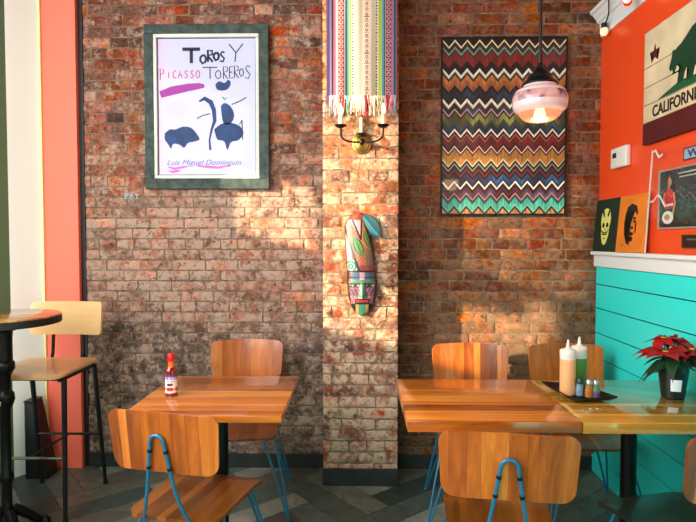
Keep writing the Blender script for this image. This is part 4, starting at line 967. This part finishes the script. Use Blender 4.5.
# plates
lp = wl('street_plate', 'small pale blue metal plate with dark letters above the framed photo', 'sign', 2.358, 1.777, WX-0.002)
bm = bmesh.new(); bx(bm, -0.165, 0.165, -0.006, 0, -0.027, 0.027, 0.003); finish('plate', bm, mat('pale_blue_enamel', (150, 186, 216), 0.35), lp)
finish('plate_border', frame_bm(0.33, 0.054, 0.005, -0.0075, -0.005, 0.0005), M['black'], lp)
finish('plate_lettering', text_bm('WBSTO', 0.05, Matrix.Translation((0.0, -0.0068, 0.0)), 0.001, bold=0.001, fit=(0.27, 0.034)), mat('navy_letters', (30, 50, 90), 0.5), lp)
npz = wl('name_plate', 'small black plate in thin bronze frame just above the ledge, below the photo', 'sign', 2.39, 1.393, WX-0.002)
bm = bmesh.new(); bx(bm, -0.13, 0.13, -0.007, 0, -0.028, 0.028, 0.002); finish('plate', bm, M['black'], npz)
finish('plate_border', frame_bm(0.262, 0.060, 0.004, -0.009, -0.004, 0.0005), mat('bronze_edge', (110, 84, 54), 0.4, 0.6), npz)
bm = bmesh.new(); xx = -0.09
while xx < 0.09: ribbon(bm, [(xx, 0.008), (xx+0.009, 0.008)], 0.006, -0.0073); xx += 0.013
finish('engraving', bm, mat('grey_engraving', (110, 120, 116), 0.5), npz)

# ---------------------------------------------------------------- string lights
sl = thing('string_light_cable', 'black cable draped over the white crown moulding in the corner', 'cable', (0, 0, 0))
bm = bmesh.new(); tube(bm, smooth_path([(1.428, 3.365, 2.62), (1.405, 3.28, 2.618), (1.398, 3.20, 2.66), (1.375, 3.15, 2.74), (1.360, 3.10, 2.765), (1.358, 3.00, 2.765), (1.362, 2.94, 2.745), (1.366, 2.915, 2.665)], 6), 0.004, 8); finish('cable', bm, M['black'], sl, True)
bm = bmesh.new(); tube(bm, smooth_path([(1.358, 3.00, 2.765), (1.356, 2.6, 2.763), (1.358, 1.8, 2.766), (1.356, 0.5, 2.763)], 6), 0.004, 8); finish('cable', bm, M['black'], sl, True)
for (x, y, z, lab, c, em, es) in ((1.402, 3.262, 2.638, 'white globe bulb of the string light in the corner under the moulding', (240, 220, 180), (255, 226, 170), 0.7),
                              (1.368, 2.913, 2.662, 'glowing red bulb of the string light at the top photo edge', (200, 40, 30), (255, 40, 20), 1.2)):
    g = thing('string_bulb', lab, 'light bulb', (x, y, z), 0, 'string light bulbs on the moulding')
    bm = bmesh.new(); lathe(bm, [(0.010, 0.0), (0.016, -0.003), (0.016, -0.026), (0.012, -0.030)], 16); finish('socket', bm, M['black'], g, True)
    bm = bmesh.new(); lathe(bm, [(0.010, -0.028), (0.018, -0.034), (0.0225, -0.046), (0.0225, -0.056), (0.015, -0.070), (0.004, -0.075)], 20); finish('globe', bm, mat('globe_glass', c, 0.2, emit=em, es=es), g, True)
    if y < 3:
        bm = bmesh.new(); lathe(bm, [(0.003, -0.066), (0.012, -0.062), (0.017, -0.055), (0.012, -0.045)], 16, (-0.012, -0.018, 0)); finish('glowing_core', bm, mat('red_bulb_core', (255, 240, 200), 0.3, emit=(255, 226, 170), es=4), g, True)

# ---------------------------------------------------------------- on the tables
hs = thing('hot_sauce_bottle', 'small hot sauce bottle with red cap and white label on the left table', 'bottle', (-0.784, 2.320, 0.7455))
bm = bmesh.new(); lathe(bm, smoothprof([(0.021, 0.0), (0.0245, 0.003), (0.0245, 0.098), (0.023, 0.108), (0.014, 0.122), (0.0115, 0.130), (0.0115, 0.146)]), 32); finish('glass_body', bm, mat('red_sauce_glass', (118, 18, 8), 0.12, coat=1.0), hs, True)
bm = bmesh.new(); lathe(bm, smoothprof([(0.0155, 0.119), (0.0125, 0.128), (0.0122, 0.147)]), 24, cap=False); finish('neck_band', bm, mat('orange_neck_foil', (226, 104, 30), 0.3), hs, True)
bm = bmesh.new(); lathe(bm, [(0.0145, 0.146), (0.0155, 0.149), (0.0155, 0.172), (0.013, 0.178), (0.004, 0.179)], 24); finish('cap', bm, mat('red_cap', (200, 20, 24), 0.35), hs, True)
def lab_col(u, v):
    a = (u-0.5)*2
    if abs(a) > 0.96: return (214, 200, 190)
    if v > 0.90: return (90, 60, 130)
    if 0.74 < v < 0.90: return (120, 70, 150) if (abs(a) < 0.62 and (u*26) % 1 < 0.62) else (232, 224, 224)
    if 0.62 < v < 0.70: return (110, 110, 170) if abs(a) < 0.4 and (u*40) % 1 < 0.6 else (236, 230, 222)
    if math.hypot(a*1.1, (v-0.5)*3) < 0.26: return (60, 60, 80)
    if 0.16 < v < 0.36:
        if math.hypot(a*1.2, (v-0.25)*3.2) < 0.36: return (206, 40, 30)
        if math.hypot((abs(a)-0.52)*1.6, (v-0.25)*3.2) < 0.30: return (50, 90, 50) if abs(a) > .5 else (226, 120, 40)
    if v < 0.05: return (90, 60, 130)
    return (238, 230, 220)
painted_grid('label', 60, 40, lambda u, v: (0.0249*math.sin((u-0.5)*4.6+0.05), -0.0249*math.cos((u-0.5)*4.6+0.05), 0.012+0.078*v), lab_col, colmat('paper_label', 0.5), hs, True)

TZ = 0.7645
# tray
tr_ = thing('serving_tray', 'square black tray with raised pointed corners holding the sauces, across the table joint', 'tray', (0.898, 2.285, TZ), R(7))
bm = bmesh.new(); n = 12
def tray_pt(a, b_, up=0):   # a,b in -1..1
    e = max(abs(a), abs(b_)); cor = abs(a*b_)
    z = 0.003+up+(0.0 if e < 0.72 else ((e-0.72)/0.28)**1.15*(0.016+0.006*cor**2))
    return Vector((a*0.083*(1+0.12*cor), b_*0.118*(1+0.10*cor), z))
vals = [-1, -.93, -.86, -.79, -.72, -.36, 0, .36, .72, .79, .86, .93, 1]
U = [[bm.verts.new(tray_pt(a, b_, .004)) for a in vals] for b_ in vals]; D_ = [[bm.verts.new(tray_pt(a, b_, 0)-Vector((0, 0, .002))) for a in vals] for b_ in vals]
k = len(vals)-1
for i in range(k):
    for j in range(k):
        bm.faces.new((U[i][j], U[i][j+1], U[i+1][j+1], U[i+1][j])); bm.faces.new((D_[i][j+1], D_[i][j], D_[i+1][j], D_[i+1][j+1]))
    for A, B in ((U[0], D_[0]), (U[k], D_[k])): bm.faces.new((A[i], B[i], B[i+1], A[i+1]))
    for jj in (0, k): bm.faces.new((U[i][jj], U[i+1][jj], D_[i+1][jj], D_[i][jj]))
finish('tray_body', bm, mat('black_melamine', (12, 13, 14), 0.3), tr_, True)
SZ = TZ+0.0085
def squeeze(label, x, y, col, fill, r=0.031):
    g = thing('squeeze_bottle', label, 'bottle', (x, y, SZ), 0, 'squeeze bottles on the tray')
    pm = mat('soft_plastic_'+('pink' if col[0] > 200 else 'green'), col, 0.35, trans=0.0, sss=0.15, coat=0.3)
    cm = mat('cloudy_plastic', (228, 214, 208) if col[0] > 200 else (206, 226, 214), 0.35, sss=0.2)
    bm = bmesh.new(); lathe(bm, [(r*.93, 0), (r, 0.004), (r, fill-.001)], 32); finish('sauce_body', bm, pm, g, True)
    bm = bmesh.new(); lathe(bm, [(r*.999, fill-.001), (r, fill), (r, 0.158), (r*.97, 0.164)], 32); finish('empty_shoulder', bm, cm, g, True)
    bm = bmesh.new(); lathe(bm, [(r*.99, 0.160), (r*1.03, 0.163), (r*1.03, 0.178), (r*.93, 0.182), (r*.45, 0.186), (0.0075, 0.192), (0.0045, 0.214), (0.003, 0.222)], 32); finish('nozzle_cap', bm, mat('white_cap', (226, 220, 208), 0.4), g, True)
    return g
squeeze('clear squeeze bottle of pale orange sauce, left front on the black tray', 0.852, 2.272, (240, 176, 120), 0.145)
squeeze('squeeze bottle of green salsa behind the shakers on the black tray', 0.926, 2.345, (84, 146, 62), 0.135, 0.031)
def shaker(label, x, y, col, capc, spots=None):
    g = thing('spice_shaker', label, 'shaker', (x, y, SZ), 0, 'small shakers on the tray')
    bm = bmesh.new(); lathe(bm, smoothprof([(0.013, 0), (0.0155, 0.003), (0.0155, 0.020), (0.0135, 0.040), (0.0125, 0.050)]), 20); finish('glass_jar', bm, mat('jar_fill', col, 0.15, coat=1.0, var=0.35, vscale=60), g, True)
    bm = bmesh.new(); lathe(bm, [(0.0135, 0.049), (0.014, 0.052), (0.0135, 0.064), (0.009, 0.071), (0.002, 0.073)], 20); finish('cap', bm, mat('shaker_cap', capc, 0.3, 0.9 if capc[0] > 120 else 0.0), g, True)
    if spots:
        bm = bmesh.new(); lathe(bm, [(0.0158, 0.006), (0.0158, 0.022)], 20, cap=False); finish('label_band', bm, mat('label_tint', spots, 0.5), g, True)
shaker('glass salt shaker with dark lid, left of the small shakers on the tray', 0.892, 2.250, (120, 150, 170), (40, 60, 60))
shaker('amber spice jar with silver lid, middle of the small shakers on the tray', 0.9205, 2.228, (176, 106, 44), (180, 182, 180))
shaker('greenish spice jar with purple band and silver lid, right on the tray', 0.9475, 2.226, (90, 130, 90), (170, 176, 176), (110, 50, 130))

# poinsettia
pn = thing('potted_poinsettia', 'red poinsettia in dark pot with white tag on the table by the turquoise boards', 'plant', (1.275, 2.270, 0.7625))
bm = bmesh.new(); lathe(bm, [(0.040, 0.0), (0.043, 0.003), (0.058, 0.130), (0.062, 0.131), (0.062, 0.143), (0.055, 0.143), (0.053, 0.125), (0.02, 0.123)], 32); finish('pot', bm, mat('black_green_pot', (14, 30, 24), 0.35), pn, True)
bm = bmesh.new()
P = []
for i in range(7):
    a = R(-128+i*7.0); P.append((a, i))
va = [bm.verts.new((0.0505*math.cos(a), 0.0505*math.sin(a), 0.035)) for a, _ in P]; vb = [bm.verts.new((0.0575*math.cos(a), 0.0575*math.sin(a), 0.083)) for a, _ in P]
for i in range(6): bm.faces.new((va[i], va[i+1], vb[i+1], vb[i]))
finish('price_tag', bm, mat('white_tag', (230, 232, 236), 0.5), pn)
rnd = random.Random(21)
def leaf_bm(bm, base, d, L, wd, droop, mi=0, roll=0.0):
    """lobed pointed leaf, curved, with thickness from a folded midrib"""
    d = Vector(d).normalized(); side = d.cross(Vector((0, 0, 1))).normalized()
    if side.length < .1: side = Vector((1, 0, 0))
    up = side.cross(d).normalized(); side = side*math.cos(roll)+up*math.sin(roll); up = side.cross(d)
    prof = [0, .35, .75, 1.0, .86, .92, .62, .36, .14, 0]; rows = []
    for i, w in enumerate(prof):
        t_ = i/(len(prof)-1); c = Vector(base)+d*L*t_+Vector((0, 0, -droop*L*t_*t_)); fold = 0.22
        hw = wd/2*w
        rows.append([bm.verts.new(c+side*s*hw+up*abs(s)*hw*fold*(1+.4*math.sin(i*2.1))) for s in (-1, -.5, 0, .5, 1)])
    for a, b_ in zip(rows, rows[1:]):
        for k in range(4):
            try: bm.faces.new((a[k], a[k+1], b_[k+1], b_[k])).material_index = mi
            except ValueError: pass
def blade(name, m, *args, **kw):
    bm = bmesh.new(); leaf_bm(bm, *args, **kw); bmesh.ops.remove_doubles(bm, verts=bm.verts[:], dist=0.0004)
    o = finish(name, bm, m, pn, True); md = o.modifiers.new('s', 'SOLIDIFY'); md.thickness = 0.0008; return o
RED = mat('red_bract', (158, 8, 14), 0.5, var=0.25, vscale=20, sss=0.0); GRN = mat('dark_leaf', (18, 58, 30), 0.5, var=0.3, vscale=20)
heads = [((-0.055, -0.040, 0.190), 0.118, 9), ((0.045, -0.045, 0.200), 0.105, 8), ((0.03, 0.05, 0.225), 0.10, 7), ((-0.030, 0.02, 0.235), 0.085, 6), ((0.080, -0.02, 0.17), 0.085, 6)]
for (hx, hy, hz), L, n in heads:
    bm = bmesh.new(); tube(bm, smooth_path([(hx*.2, hy*.2, 0.12), (hx*.7, hy*.7, 0.16), (hx, hy, hz-.004)], 3), 0.003, 6); finish('stem', bm, GRN, pn, True)
    out = math.atan2(hy, hx)
    for i in range(n):
        a = 2*math.pi*i/n+rnd.uniform(-.25, .25)+out; Lr = L*rnd.uniform(.8, 1.1)
        tipx = 1.275+hx+math.cos(a)*Lr
        if tipx > WX-0.03: Lr = max(0.04, (WX-0.03-1.275-hx)/max(.05, math.cos(a)))
        Lr = min(Lr, L*1.1)
        blade('bract', RED, (hx, hy, hz), (math.cos(a), math.sin(a), rnd.uniform(-.25, .35)), Lr, Lr*rnd.uniform(.48, .60), rnd.uniform(.15, .6), roll=rnd.uniform(-.4, .4))
    for i in range(3):
        a = rnd.uniform(0, 6.28); blade('bract', RED, (hx, hy, hz+.004), (math.cos(a), math.sin(a), .8), L*.42, L*.2, .2)
for i in range(20):
    a = 2*math.pi*i/20+rnd.uniform(-.15, .15); z = rnd.uniform(.135, .19); Lr = rnd.uniform(.08, .12)
    r0 = 0.02
    if 1.275+r0*math.cos(a)+math.cos(a)*Lr > WX-0.025: Lr = min(Lr, (WX-0.025-1.275)/max(.05, math.cos(a))-r0)
    blade('leaf', GRN, (r0*math.cos(a), r0*math.sin(a), z), (math.cos(a), math.sin(a), rnd.uniform(-.3, .3)), Lr, Lr*.5, rnd.uniform(.3, .8), roll=rnd.uniform(-.4, .4))
bm = bmesh.new()
for (hx, hy, hz), L, n in heads:
    for i in range(6):
        a = i*1.05; t_ = bmesh.new(); bmesh.ops.create_icosphere(t_, subdivisions=1, radius=0.004, matrix=Matrix.Translation((hx+.007*math.cos(a), hy+.007*math.sin(a), hz+.006))); merge(bm, t_)
finish('yellow_buds', bm, mat('yellow_bud', (190, 180, 60), 0.5), pn, True)
